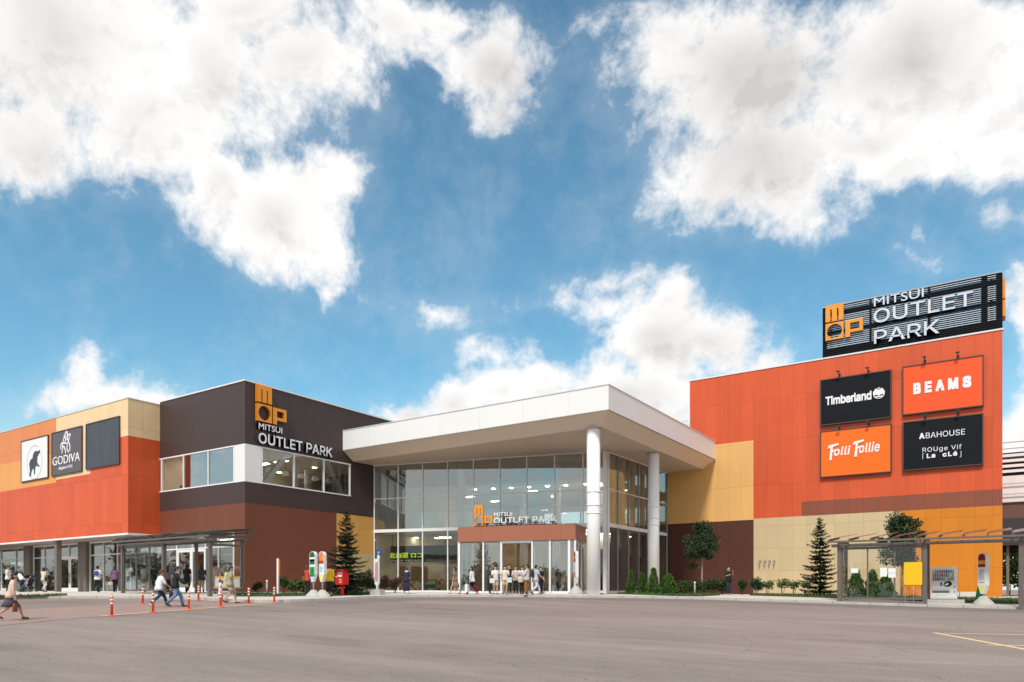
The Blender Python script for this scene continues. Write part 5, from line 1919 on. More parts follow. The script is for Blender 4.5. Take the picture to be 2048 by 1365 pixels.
# wooden shop furniture behind the entrance glass
for k, (px, d, lb) in enumerate(((862, 50, 'pine display table with a green cloth behind the entrance glass'), (890, 50.8, 'low pine display table left of the entrance porch'), (795, 49.5, 'crossed leg pine stand below the shop sign'), (835, 50.5, 'crossed leg pine stand right of the shop sign'))):
    r_ = ray(px, HOR)
    p = onL(px, 1170, gp(0, -2.2), E)
    p.z = .11
    t = thing('display_table', lb, 'table', p, R(14))
    B(MB().box((-.7, -.35, .78), (.7, .35, .84)), 'table_top', WOOD)
    if k < 2:
        for sx_ in (-.62, .62):
            for sy_ in (-.28, .28):
                B(MB().box((sx_ - .04, sy_ - .04, 0), (sx_ + .04, sy_ + .04, .78)), 'leg', WOOD)
        B(MB().box((-.55, -.30, .25), (.55, .2, .55)), 'crate', mat('crate_green', (.03, .14, .09), .6) if k == 0 else WOOD)
    else:
        for sx_ in (-.5, .5):
            B(MB().beam((sx_ - .4, -.2, 0), (sx_ + .4, -.2, .78), .06, .08), 'leg', WOOD)
            B(MB().beam((sx_ + .4, .2, 0), (sx_ - .4, .2, .78), .06, .08), 'leg', WOOD)
        B(MB().box((-.7, .3, .84), (.7, .34, 1.9)), 'back_board', WOOD)
    g = MB()
    r2 = random.Random(k)
    for j in range(14):
        g.ball((r2.uniform(-.6, .6), r2.uniform(-.25, .2), .88), r2.uniform(.04, .08), 6, 4)
    t3 = thing('produce', 'heap of small goods on the %s display table' % ('green cloth', 'low', 'left crossed leg', 'right crossed leg')[k], 'goods', p + Vector((0, 0, .84)))
    o = g.build('goods', mat('goods_%d' % k, ((.30, .32, .06), (.45, .12, .05), (.35, .25, .12), (.20, .26, .07))[k], .6, var=.3, scale=9), t3, world=False)
    o.location.z = -.84

# ================================================================ trees and plants
BARK = mat('bark', (.10, .065, .04), .9, var=.3, scale=9, bump=.5)
BARKL = mat('pale_bark', (.30, .25, .20), .85, var=.25, scale=9)
SP1 = mat('spruce_needle_dark', (.017, .038, .022), .7, var=.4, scale=3)
SP2 = mat('spruce_needle_mid', (.036, .072, .032), .7, var=.4, scale=3)
LF1 = mat('leaf_dark', (.016, .040, .012), .6, var=.4, scale=3)
LF2 = mat('leaf_mid', (.030, .062, .017), .6, var=.4, scale=3)
LF3 = mat('leaf_light', (.090, .150, .030), .6, var=.3, scale=3)
CY1 = mat('cypress_dark', (.040, .100, .016), .7, var=.4, scale=4)
CY2 = mat('cypress_light', (.105, .205, .030), .7, var=.3, scale=4)
RD1 = mat('reddish_leaf', (.075, .022, .014), .7, var=.4, scale=4)
YG = mat('far_yellow_green_leaf', (.21, .29, .07), .7, var=.4, scale=1)


def spruce(label, p, h, w, seed, group=None):
    r = random.Random(seed)
    t = thing('spruce_tree', label, 'tree', p, 0, group)
    MB().tube([(0, 0, -.3), (0.02, 0, h * .3), (-.01, .01, h * .7), (0, 0, h * .985)], [.055 * h * .28, .045 * h * .24, .02 * h * .2, .008], 8).build('trunk', BARK, t, world=False)
    b = MB()
    z = .16 * h * .4
    while z < h * .985:
        f = 1 - z / h
        ln = (w / 2) * (f ** .82) * 1.05 + .06
        nb = 7 if f > .3 else 5
        off = r.uniform(0, 6.28)
        for k in range(nb):
            if r.random() < .08:
                continue
            a = off + 6.283 * k / nb + r.uniform(-.25, .25)
            L_ = ln * r.uniform(.50, 1.30)
            zz = z + r.uniform(-.05, .05)
            d = Vector((math.cos(a), math.sin(a), 0))
            side = Vector((-d.y, d.x, 0))
            rise = .20 * L_ if f < .4 else -.04 * L_
            n = max(3, int(L_ / .05))
            bend = r.uniform(.12, .3)
            for j in range(n):
                s_ = (j + .5) / n
                q = d * (L_ * s_) + Vector((0, 0, zz + rise * s_ - bend * L_ * s_ * (1 - s_) * .9 + .10 * L_ * s_ * s_))
                fan = (1 - s_) * .25 * L_ + .09
                for sg in (-1, 1, -1, 1, 0):
                    dr = (d * r.uniform(.35, .9) + side * sg * r.uniform(.35, 1.0) + Vector((0, 0, r.uniform(-.45, .40)))).normalized()
                    b.card(q, dr, r.uniform(.05, .09), fan * r.uniform(.6, 1.1) + .05, Vector((r.uniform(-.4, .4), r.uniform(-.4, .4), 1)), 0 if r.random() < .6 else 1)
        z += max(.10, h * .050 * (.6 + .6 * f))
    for k in range(40):
        q = Vector((0, 0, h * r.uniform(.90, 1.0)))
        b.card(q, Vector((r.uniform(-1, 1), r.uniform(-1, 1), r.uniform(.6, 1.6))).normalized(), .03, .10, Vector((1, .3, .2)), k % 2)
    b.build('crown', [SP1, SP2], t, world=False)
    return t


def leaf_clump(b, c, rad, n, r, size, mats=(0, 1, 2), wts=(.4, .8)):
    for _ in range(n):
        v = Vector((r.gauss(0, 1), r.gauss(0, 1), r.gauss(0, 1))).normalized() * (r.random() ** .45)
        q = c + Vector((v.x * rad[0], v.y * rad[1], v.z * rad[2]))
        d = (v * .6 + Vector((r.uniform(-1, 1), r.uniform(-1, 1), r.uniform(-.9, .5)))).normalized()
        nn = Vector((r.uniform(-1, 1), r.uniform(-1, 1), r.uniform(.1, 1)))
        x = r.random()
        b.card(q, d, size * r.uniform(.5, .8), size * r.uniform(.8, 1.4), nn, mats[0] if x < wts[0] else mats[1] if x < wts[1] else mats[2])


def broadleaf(label, p, h, w, crown0, seed, clumps=26, cards=150, size=.11, low=None, name='broadleaf_tree', mats=None):
    r = random.Random(seed)
    t = thing(name, label, 'tree', p)
    tr = MB()
    top = Vector((.02 * h, 0, h * .80))
    tr.tube([(0, 0, -.3), (.03, 0, crown0 * .5), (.05, .02, crown0), tuple(top)], [.06, .05, .042, .012], 8)
    b = MB()
    zc = (crown0 + h) / 2
    for k in range(clumps):
        f = k / clumps
        a = k * 2.4 + r.uniform(-.3, .3)
        zz = crown0 + (h - crown0) * (.06 + .90 * f)
        prof = math.sin(math.pi * min(1, .13 + .82 * f)) ** .7
        rr = w / 2 * prof * r.uniform(.25, 1.0)
        c = Vector((math.cos(a) * rr, math.sin(a) * rr, zz))
        tr.tube([(.05, .02, crown0 + (zz - crown0) * .45), tuple(c)], [.018, .006], 5)
        cr = w * r.uniform(.10, .21)
        leaf_clump(b, c, (cr, cr, cr * .75), cards, r, size)
    if low:
        c = Vector(low)
        tr.tube([(.04, .01, low[2] * .9), tuple(c)], [.014, .006], 5)
        leaf_clump(b, c, (.30, .30, .18), cards, r, size)
    tr.build('trunk', BARKL, t, world=False)
    b.build('crown', mats or [LF1, LF2, LF2], t, world=False)
    return t


def atd_on(px, d):
    p = atd(px, d, KERB)
    return p


# big spruce by the post box
spruce('tall dark spruce beside the entrance glass behind the post box', atd_on(692, 38.6), 4.45, 2.35, 3)
spruce('slender spruce left of the right bus shelter against the beige wall', atd_on(1640, 41.2), 4.45, 2.1, 5)
broadleaf('small round crowned tree on a pale thin trunk before the chocolate brown wall', atd_on(1403, 43.5), 4.38, 2.0, 2.15, 8, clumps=30, cards=260, size=.10, low=(-.55, 0, 1.75))
broadleaf('dense broadleaf tree rising behind the right bus shelter', atd_on(1803, 42.0), 4.75, 2.5, 1.75, 11, clumps=34, cards=260, size=.125)


def cypress(h, w, seed, flame=.75, n=1500, mats=None):
    r = random.Random(seed)
    b = MB()
    for _ in range(n):
        f = r.random() ** 1.1
        prof = (1 - f) ** flame * (1 if f > .12 else .75 + 2 * f)
        prof *= 1 + .16 * math.sin(f * 19 + seed)
        a = r.uniform(0, 6.283)
        rr = w / 2 * prof * (.45 + .6 * r.random() ** .5)
        q = Vector((math.cos(a) * rr, math.sin(a) * rr, h * f * .95 + .02))
        d = (Vector((math.cos(a) * .5, math.sin(a) * .5, 1.0)) + Vector((r.uniform(-.5, .5), r.uniform(-.5, .5), r.uniform(-.3, .2)))).normalized()
        b.card(q, d, r.uniform(.04, .075), r.uniform(.10, .19), Vector((math.cos(a + r.uniform(-1, 1)), math.sin(a + r.uniform(-1, 1)), .3)), 0 if r.random() < .62 else 1)
    return b


def bush(h, w, seed, n=1100, size=.09, stems=0, low=.1):
    r = random.Random(seed)
    b = MB()
    k = 9
    for i in range(k):
        a = i * 2.4
        c = Vector((math.cos(a) * w * .27 * r.uniform(.4, 1.1), math.sin(a) * w * .27, low + (h - low) * r.uniform(.3, .82)))
        leaf_clump(b, c, (w * .24, w * .24, (h - low) * .24), n // k, r, size)
    st = MB()
    for i in range(max(3, stems)):
        a = i * 2.1
        st.tube([(.03 * math.cos(a), .03 * math.sin(a), -.1), (w * .12 * math.cos(a), w * .12 * math.sin(a), h * .4), (w * .3 * math.cos(a), w * .3 * math.sin(a), h * .8)], [.018, .012, .004], 5)
    return b, st


def plant(name, label, cat, px, d, foliage, mats, stem=None, group=None, sc=1.0, rz=0.0, bark=BARK, lift=0):
    p = atd_on(px, d)
    p.z += lift
    t = thing(name, label, cat, p, rz, group)
    foliage.build('foliage', mats, t, world=False)
    if stem:
        stem.build('stem', bark, t, world=False)
    t.scale = (sc, sc, sc)
    return t


def stemof(h):
    return MB().tube([(0, 0, -.2), (0, 0, h * .6)], [.03, .01], 6)


GC = 'small conical evergreens before the side glass'
plant('conical_evergreen', 'bright green conical evergreen nearest the entrance corner post', 'shrub', 1262, 43.8, cypress(1.35, .56, 1), [CY1, CY2], stemof(1.3), GC)
plant('conical_evergreen', 'bright green conical evergreen just left of the second round column', 'shrub', 1284.5, 44.2, cypress(1.30, .58, 2), [CY1, CY2], stemof(1.3), GC)
plant('conical_evergreen', 'tallest bright green evergreen at the foot of the second round column', 'shrub', 1307, 43.0, cypress(1.55, .80, 3, n=2000), [CY1, CY2], stemof(1.5), GC)
plant('conical_evergreen', 'broad yellow green evergreen right of the second round column', 'shrub', 1337, 43.0, cypress(1.20, 1.10, 4, .6, 2000), [CY1, CY2], stemof(1.1), GC)
HB = 'clipped bushes along the brown wall'
for k, (px, d, h, w, lb, m) in enumerate(((1356, 43.6, .85, .8, 'low reddish green bush right of the broad evergreen', [RD1, LF2, CY1]), (1371, 43.4, .88, .85, 'low bright bush left of the bollard light', [LF2, CY1, CY2]), (1402, 43.6, .95, 1.1, 'dark bush under the round crowned tree', [LF1, LF2, CY1]),
                                      (1424, 43.4, .98, 1.1, 'dark bush right of the round crowned tree trunk', [LF1, LF2, CY1]), (1445, 43.8, .95, 1.0, 'dark bush left of the man in black', [LF1, LF2, CY1]), (1384, 43.9, .82, .9, 'dark bush behind the right bollard light', [LF1, LF2, CY1]))):
    f, s_ = bush(h, w, 20 + k)
    plant('bush', lb, 'bush', px, d, f, m, s_, HB)
for k, (px, d, h, w, lb, m, n) in enumerate(((1484, 45.5, .95, .6, 'small dark bush right of the man in black', [LF1, LF1, LF2], 600), (1512, 44.6, 1.15, 1.0, 'rounded dark green bush at the brown and beige joint', [LF1, LF2, CY1], 1100), (1535, 44.8, .92, .9, 'light leggy shrub below the wall pipes, first of four', [LF2, LF3, CY1], 420),
                                         (1565, 44.4, 1.08, 1.0, 'tallest light leggy shrub in front of the beige wall', [LF2, LF3, CY1], 420), (1588, 44.0, .98, .85, 'light leggy shrub between the tallest one and the spruce', [LF2, LF3, CY1], 420), (1611, 43.6, .85, .8, 'thin leggy shrub right beside the slender spruce', [LF2, LF3, CY1], 300))):
    f, s_ = bush(h, w, 40 + k, n, .10, 5 if n < 500 else 3, .32 if n < 500 else .1)
    plant('shrub', lb, 'shrub', px, d, f, m, s_, 'shrubs at the foot of the beige wall')
GS = 'conical evergreens behind the right shelter'
for k, (px, d, h, w, lb) in enumerate(((1712, 40.0, 1.55, 1.05, 'conical evergreen behind the first pane of the right shelter'), (1745, 40.0, 1.5, .95, 'conical evergreen behind the second pane of the right shelter'), (1772, 39.8, 1.22, 1.05, 'lower rounded evergreen left of the yellow board'))):
    plant('conical_evergreen', lb, 'shrub', px, d, cypress(h, w, 60 + k, .7, 1900), [CY1, CY2], stemof(h), GS)
for k, (px, d, h, w, lb, m) in enumerate(((568, 40.5, 1.0, .7, 'narrow green bush right of the slim white post', [LF2, CY1, CY2]), (587, 40.2, .78, .85, 'low green bush left of the green bus stop sign', [LF2, CY1, CY2]), (606, 40.0, .72, .8, 'low green bush behind the woman in red', [LF2, CY1, CY2]), (515, 39.6, .62, .5, 'single low bush left of the grey bollard light', [LF2, LF1, CY1]),
                                      (663, 40.2, .75, .9, 'dark bush behind the woman in yellow', [LF1, LF2, CY1]), (712, 39.8, 1.0, .9, 'dark bush at the right foot of the tall spruce', [LF1, LF2, CY1]), (733, 40.6, 1.45, .75, 'pointed dark red shrub left of the narrow bus stop sign', [RD1, LF1, CY1]), (744, 40.0, 1.05, .7, 'dark green shrub beside the narrow bus stop sign', [LF1, LF2, CY1]),
                                      (768, 41.6, 1.05, .7, 'dark red shrub right of the narrow bus stop sign', [RD1, RD1, LF1]), (790, 42.0, .95, .8, 'dark red shrub left of the woman in navy', [RD1, RD1, LF1]))):
    f, s_ = bush(h, w, 80 + k, 900)
    plant('shrub', lb, 'shrub', px, d, f, m, s_, 'shrubs along the corner building')
for k, (x, y, h, w) in enumerate(((2.6, 92, 5.2, 5), (5.6, 95, 6.0, 6), (9.5, 90, 4.2, 5))):
    broadleaf('pale yellow green tree far behind the car park columns, %s' % ('left', 'middle and tallest', 'right')[k], Vector((x - 1.2, y, -.1)), h, w, .9, 30 + k, clumps=24, cards=90, size=.34, mats=[YG, YG, LF3])

# far belt of trees across the road behind the viewer; it shows in the glass
def tree_belt():
    r = random.Random(99)
    b = MB()
    for k in range(70):
        a = R(-150 + 3.4 * k) 
        d = r.uniform(110, 150)
        x, y = math.sin(a) * d, -math.cos(a) * d
        hh = r.uniform(5, 11)
        b.tube([(x, y, -2.2), (x, y, hh * .5)], [.25, .12], 5, mi=3)
        for j in range(6):
            c = Vector((x + r.uniform(-4, 4), y + r.uniform(-4, 4), -1.5 + hh * r.uniform(.25, .85)))
            leaf_clump(b, c, (2.6, 2.6, hh * .2), 60, r, 1.1)
    tag(b.build('far_wood', [LF1, LF2, LF3, BARK]), kind='stuff')


tree_belt()

# ================================================================ people
SKIN = mat('skin', (.56, .33, .22), .55, var=.04)
EYE_M = mat('eye_dark', (.02, .015, .012), .3, var=0)
LIP = mat('lip', (.40, .14, .11), .5, var=0)
HAIRB = mat('black_hair', (.014, .011, .010), .5, var=.2, scale=20)
HAIRN = mat('brown_hair', (.075, .032, .015), .5, var=.2, scale=20)


def cloth(n, c):
    return mat('cloth_' + n, c, .8, var=.10, scale=7, bump=.35, bscale=9)


def skin_grow(vs, es, rs):
    me = bpy.data.meshes.new('skeleton')
    me.from_pydata([tuple(v) for v in vs], es, [])
    o = bpy.data.objects.new('skeleton', me)
    COL.objects.link(o)
    m = o.modifiers.new('skin', 'SKIN')
    m.use_smooth_shade = True
    m.branch_smoothing = .3
    lay = me.skin_vertices[0].data
    for i, r in enumerate(rs):
        lay[i].radius = (r, r)
        lay[i].use_root = (i == 0)
    s = o.modifiers.new('sub', 'SUBSURF')
    s.levels = 1
    s.render_levels = 1
    dg = bpy.context.evaluated_depsgraph_get()
    out = bpy.data.meshes.new_from_object(o.evaluated_get(dg))
    bpy.data.objects.remove(o)
    return out


def person(label, pos, heading, h, top, bottom, hair=('black', 'short'), shoes=(.03, .03, .03), stride=.0, lean=0, arms=('down', 'down'), group='shoppers', sleeves='short', name='person', build=1.0, socks=None):
    """heading: degrees clockwise from straight away from the camera; figure faces local +Y"""
    pos = Vector(pos)
    t = thing(name, label, 'person', pos, TH - R(heading), group)
    la = R(lean)
    Lg = .452 * h
    f = stride / 2
    hz = .052 * h + math.sqrt(max(Lg * Lg - f * f, .01)) * (.985 if stride else 1)
    dz = hz - .504 * h                                  # the body drops a little in a stride

    def tf(p):
        """lean the trunk about the hips"""
        p = Vector(p)
        k = min(1, max(0, (p.z - hz + .02 * h) / (.16 * h)))
        a = la * k
        c, s = math.cos(a), math.sin(a)
        y, z = p.y, p.z - hz
        return Vector((p.x, y * c + z * s, hz + z * c - y * s)) if z > 0 else p
    U = lambda x, y, z: tf((x * h, y * h, z * h + dz))
    bw = build
    vs = [U(0, 0, .525), U(0, .0, .63), U(0, .0, .735), U(0, -.004, .815), U(0, .0, .858), U(0, .010, .893), U(0, .006, .932), U(0, .0, .968)]
    rs = [.058 * h, .055 * h, .060 * h, .036 * h, .030 * h, .040 * h, .050 * h, .040 * h]
    es = [(i, i + 1) for i in range(7)]
    J = {}
    for sd, sg in (('l', -1), ('r', 1)):
        hip = Vector((sg * .052 * h, 0, hz))
        fy = f * (-1 if sg > 0 else 1)                  # left leg leads
        back = fy < -.05
        ank = Vector((sg * .050 * h, fy, .052 * h + (.05 * h if back else 0)))
        mid = (hip + ank) / 2
        D = (hip - ank).length
        bend = math.sqrt(max((Lg * 1.012 / 2) ** 2 - (D / 2) ** 2, 0))
        knee = mid + Vector((0, bend * .8 + (.02 * h if back else .004 * h), 0))
        toe = ank + (Vector((sg * .012 * h, .085 * h, -.038 * h)) if not back else Vector((sg * .01 * h, .065 * h, -.078 * h)))
        i0 = len(vs)
        vs += [hip, (hip + knee) / 2, knee, (knee * .62 + ank * .38), ank, toe]
        rs += [.050 * h, .044 * h, .032 * h, .032 * h, .020 * h, .020 * h]
        es += [(0, i0)] + [(i0 + k, i0 + k + 1) for k in range(5)]
        J['hip' + sd], J['knee' + sd], J['ank' + sd], J['toe' + sd], J['back' + sd] = hip, knee, ank, toe, back
        # arms
        md = arms[0] if sg < 0 else arms[1]
        a, bnd, out = {'down': (4, 12, 8), 'swing': ((-24 if sg < 0 else 26) if stride else 6, 22, 8), 'hold': (18, 88, 10), 'raise': (128, 70, 28), 'carry': (2, 8, 14), 'reach': (62, 14, 6), 'back': (-22, 34, 14), 'phone': (30, 118, 12)}[md]
        sh = U(sg * .100, -.004, .812)
        A, B_ = R(a), R(a + bnd)
        ox = sg * math.sin(R(out))
        el = sh + Vector((ox, math.sin(A), -math.cos(A))).normalized() * (.168 * h)
        inw = -sg * (.45 if md in ('hold', 'phone', 'raise') else -.02)
        fd = Vector((inw, math.sin(B_), -math.cos(B_))).normalized()
        wr = el + fd * (.140 * h)
        pl = wr + fd * (.030 * h)
        i0 = len(vs)
        vs += [sh, (sh + el) / 2, el, (el + wr) / 2, wr, pl]
        rs += [.033 * h, .028 * h, .022 * h, .021 * h, .0145 * h, .020 * h]
        es += [(3, i0)] + [(i0 + k, i0 + k + 1) for k in range(5)]
        J['sh' + sd], J['el' + sd], J['wr' + sd] = sh, el, wr
        # five fingers: four from the end of the palm, the thumb from its side
        w1 = fd.cross(Vector((1, 0, 0))).normalized() if abs(fd.x) < .9 else Vector((0, 1, 0))
        crl = fd.cross(w1).normalized() * (-sg)
        ip = len(vs) - 1
        for q, (s_, L_) in enumerate(((-.75, .040), (-.25, .047), (.25, .044), (.75, .034))):
            k0 = pl + w1 * (s_ * .016 * h) + fd * (.014 * h)
            k1 = k0 + fd * (L_ * .5 * h) + crl * (.005 * h)
            k2 = k1 + fd * (L_ * .42 * h) + crl * (.013 * h)
            j0 = len(vs)
            vs += [k0, k1, k2]
            rs += [.0055 * h, .0052 * h, .0042 * h]
            es += [(ip, j0), (j0, j0 + 1), (j0 + 1, j0 + 2)]
        j0 = len(vs)
        vs += [wr + fd * .018 * h - w1 * .018 * h, wr + fd * .042 * h - w1 * .028 * h + crl * .008 * h]
        rs += [.0062 * h, .005 * h]
        es += [(ip - 1, j0), (j0, j0 + 1)]
        J['hand' + sd] = pl + fd * .03 * h
    me = skin_grow(vs, es, rs)
    # face on the same mesh: nose, ears, eyes, mouth
    hd = MB()
    hd.ball(U(0, .050, .912), (.008 * h, .012 * h, .014 * h), 8, 6, 0)
    for sg in (-1, 1):
        hd.ball(U(sg * .050, .0, .918), (.007 * h, .014 * h, .020 * h), 8, 6, 0)
        hd.ball(U(sg * .020, .047, .930), (.008 * h, .006 * h, .0055 * h), 8, 6, 1)
    hd.ball(U(0, .047, .888), (.014 * h, .006 * h, .005 * h), 8, 6, 2)
    bm = bmesh.new()
    bm.from_mesh(me)
    for fc in bm.faces:
        fc.smooth = True
    vm = [bm.verts.new(v) for v in hd.v]
    for fi, mi in zip(hd.f, hd.mi):
        try:
            fc = bm.faces.new([vm[i] for i in fi])
            fc.material_index = mi
            fc.smooth = True
        except ValueError:
            pass
    bm.to_mesh(me)
    bm.free()
    me.materials.clear()
    for m_ in (SKIN, EYE_M, LIP):
        me.materials.append(m_)
    body = bpy.data.objects.new('body', me)
    COL.objects.link(body)
    body.parent = t
    T = lambda b, nm, m_: b.build(nm, m_, t, world=False)

    def leaned(b):
        b.v = [tf((v.x, v.y, v.z + dz)) for v in b.v]
        return b
    # hair
    hm = HAIRB if hair[0] == 'black' else HAIRN
    rr = random.Random(int(h * 1000) + int(heading))
    if hair[1] != 'hat':
        b = MB()
        rings = [((0, -.022 * h, .895 * h), .048 * h, .036 * h), ((0, -.021 * h, .930 * h), .0575 * h, .044 * h), ((0, -.012 * h, .954 * h), .0575 * h, .054 * h), ((0, -.004 * h, .974 * h), .053 * h, .053 * h), ((0, -.002 * h, .992 * h), .038 * h, .040 * h), ((0, 0, 1.002 * h), .016 * h, .016 * h)]
        if hair[1] == 'long':
            rings = [((0, -.060 * h, .745 * h), .040 * h, .014 * h), ((0, -.058 * h, .80 * h), .056 * h, .022 * h), ((0, -.040 * h, .86 * h), .056 * h, .032 * h)] + rings
        elif hair[1] == 'bob':
            rings = [((0, -.030 * h, .850 * h), .054 * h, .036 * h), ((0, -.022 * h, .88 * h), .060 * h, .044 * h)] + rings
        b.loft(rings)
        b.v = [v + Vector((rr.uniform(-1, 1), rr.uniform(-1, 1), rr.uniform(-1, 1))) * .0035 * h for v in b.v]
        b.ball((0, .028 * h, .970 * h), (.036 * h, .020 * h, .013 * h), 8, 6)
        T(leaned(b), 'hair', hm)
    else:
        b = MB()
        b.loft([((0, -.004 * h, .945 * h), .060 * h, .062 * h), ((0, -.004 * h, .975 * h), .056 * h, .058 * h), ((0, 0, 1.0 * h), .030 * h, .032 * h)])
        b.loft([((0, .012 * h, .944 * h), .085 * h, .092 * h), ((0, .012 * h, .950 * h), .080 * h, .086 * h)])
        T(leaned(b), 'hat', cloth('hat_dark', (.03, .03, .035)))
        b = MB().loft([((0, -.018 * h, .895 * h), .050 * h, .044 * h), ((0, -.010 * h, .945 * h), .0575 * h, .056 * h)])
        T(leaned(b), 'hair', hm)
    # top
    tm = cloth(*top)
    hem = .475 if bottom[0] != 'dress' else .52
    b = MB()
    b.loft([((0, 0, hem * h), .122 * h * bw, .096 * h * bw), ((0, 0, .54 * h), .114 * h * bw, .088 * h * bw), ((0, 0, .63 * h), .090 * h * bw, .065 * h * bw), ((0, 0, .72 * h), .102 * h * bw, .070 * h * bw), ((0, -.002 * h, .785 * h), .112 * h, .062 * h), ((0, -.004 * h, .822 * h), .085 * h, .048 * h), ((0, -.004 * h, .845 * h), .042 * h, .040 * h)])
    b.v = [v + Vector((rr.uniform(-1, 1), rr.uniform(-1, 1), rr.uniform(-.5, .5))) * .0025 * h for v in b.v]
    leaned(b)
    for sd in 'lr':
        sh, el, wr = J['sh' + sd], J['el' + sd], J['wr' + sd]
        inn = sh + (U(0, 0, .80) - sh) * .35
        if sleeves == 'long':
            b.tube([inn, sh, sh.lerp(el, .5), el, el.lerp(wr, .5), el.lerp(wr, .94)], [.036 * h, .041 * h, .035 * h, .029 * h, .026 * h, .021 * h], 10)
        elif sleeves == 'short':
            b.tube([inn, sh, sh.lerp(el, .45), sh.lerp(el, .86)], [.038 * h, .044 * h, .041 * h, .039 * h], 10)
        elif sleeves == 'half':
            b.tube([inn, sh, sh.lerp(el, .5), el, el.lerp(wr, .3)], [.038 * h, .045 * h, .042 * h, .038 * h, .036 * h], 10)
    T(b, 'dress' if bottom[0] == 'dress' else 'shirt', tm)
    # lower clothing
    pm = cloth(*bottom[1])
    b = MB()
    kind = bottom[0]
    if kind in ('trousers', 'shorts', 'jeans'):
        b.loft([((0, 0, hz - .030 * h), .080 * h, .062 * h), ((0, 0, hz + .015 * h), .092 * h * bw, .064 * h * bw), ((0, 0, hz + .04 * h), .080 * h * bw, .056 * h * bw)])
        for sd in 'lr':
            hip, kn, an = J['hip' + sd], J['knee' + sd], J['ank' + sd]
            if kind == 'shorts':
                b.tube([hip + Vector((0, 0, .01 * h)), hip.lerp(kn, .5), hip.lerp(kn, .97)], [.058 * h, .055 * h, .052 * h], 12)
            else:
                b.tube([hip + Vector((0, 0, .01 * h)), hip.lerp(kn, .5), kn, kn.lerp(an, .5), an - Vector((0, 0, .018 * h))], [.058 * h, .051 * h, .041 * h, .036 * h, .034 * h], 12)
        T(b, kind if kind != 'jeans' else 'trousers', pm)
    else:
        lo = {'skirt': .30, 'dress': .27, 'longskirt': .14}[kind]
        b.loft([((0, 0, lo * h + dz), .118 * h, .10 * h + abs(f) * .35), ((0, 0, .40 * h + dz), .108 * h, .088 * h + abs(f) * .15), ((0, 0, .50 * h + dz), .096 * h, .070 * h), ((0, 0, .55 * h + dz), .082 * h, .058 * h)])
        b.v = [v + Vector((rr.uniform(-1, 1), rr.uniform(-1, 1), 0)) * .006 * h for v in b.v]
        T(b, 'skirt', pm)
    shm = mat('shoe_%d_%d_%d' % tuple(int(c * 100) for c in shoes), shoes, .5, var=.05)
    for sd in 'lr':
        an, to = J['ank' + sd], J['toe' + sd]
        d = (to - an)
        d2 = d.normalized()
        b = MB()
        heel = an - d2 * .022 * h + Vector((0, 0, -.024 * h))
        b.tube([heel, an + Vector((0, 0, -.026 * h)), an.lerp(to, .55) + Vector((0, 0, -.012 * h)), to + Vector((0, 0, .004 * h)), to + d2 * .022 * h], [.018 * h, .026 * h, .025 * h, .021 * h, .010 * h], 10)
        for i, v in enumerate(b.v):
            if not J['back' + sd] and v.z < .004:
                v.z = .004
        T(b, 'shoe', shm)
    M_ = Matrix.Translation(pos) @ Matrix.Rotation(TH - R(heading), 4, 'Z')
    J['M'] = M_
    J['t'] = t
    J['h'] = h
    J['rz'] = TH - R(heading)
    J['U'] = U
    return J


def bag(kind, label, J, where, col, size=(.32, .12, .30), handle=.18, off=(0, 0, 0), group=None, m2=None):
    """a bag hanging from a hand, a shoulder or worn on the back; a thing of its own"""
    if where in ('handl', 'handr'):
        top = J[where] + Vector(off)
        c = top + Vector((0, 0, -handle - size[2]))
    else:
        c = J['U'](*where) + Vector(off)
        top = c + Vector((0, 0, size[2] + handle))
    P = J['M'] @ c
    t = thing(kind, label, 'bag', P, J['rz'], group)
    w, d, h = size
    b = MB()
    b.loft([((0, 0, 0), w * .46, d * .46), ((0, 0, h * .08), w * .5, d * .5), ((0, 0, h * .6), w * .5, d * .48), ((0, 0, h), w * .46, d * .34)])
    mm = cloth('bag_' + label.split()[0] + str(int(col[0] * 100)), col)
    if kind == 'shopping_bag':
        b = MB().add([(-w / 2, -d / 2, 0), (w / 2, -d / 2, 0), (w / 2, d / 2, 0), (-w / 2, d / 2, 0), (-w / 2, -d / 2, h), (w / 2, -d / 2, h), (w / 2, d / 2, h), (-w / 2, d / 2, h)],
                     [(3, 2, 1, 0), (4, 5, 6, 7), (0, 1, 5, 4), (1, 2, 6, 5), (2, 3, 7, 6), (3, 0, 4, 7)])
    b.build('bag_body', mm, t, world=False)
    b = MB()
    for y in (-d * .3, d * .3):
        b.tube([(-w * .3, y, h * .97), (-w * .2, y * .4, h + handle * .8), (0, 0, h + handle), (w * .2, y * .4, h + handle * .8), (w * .3, y, h * .97)], .008, 6)
    b.build('handle', m2 or DARKTRIM, t, world=False)
    return t


W = lambda n: ('white_' + n, (.74, .74, .76))
NAVY, BLACK = ('navy', (.018, .024, .055)), ('black', (.014, .014, .017))
JEANB, JEAND = ('blue_jeans', (.14, .23, .40)), ('dark_jeans', (.02, .045, .085))
BEI, KHA = ('beige', (.52, .40, .27)), ('khaki', (.36, .28, .18))

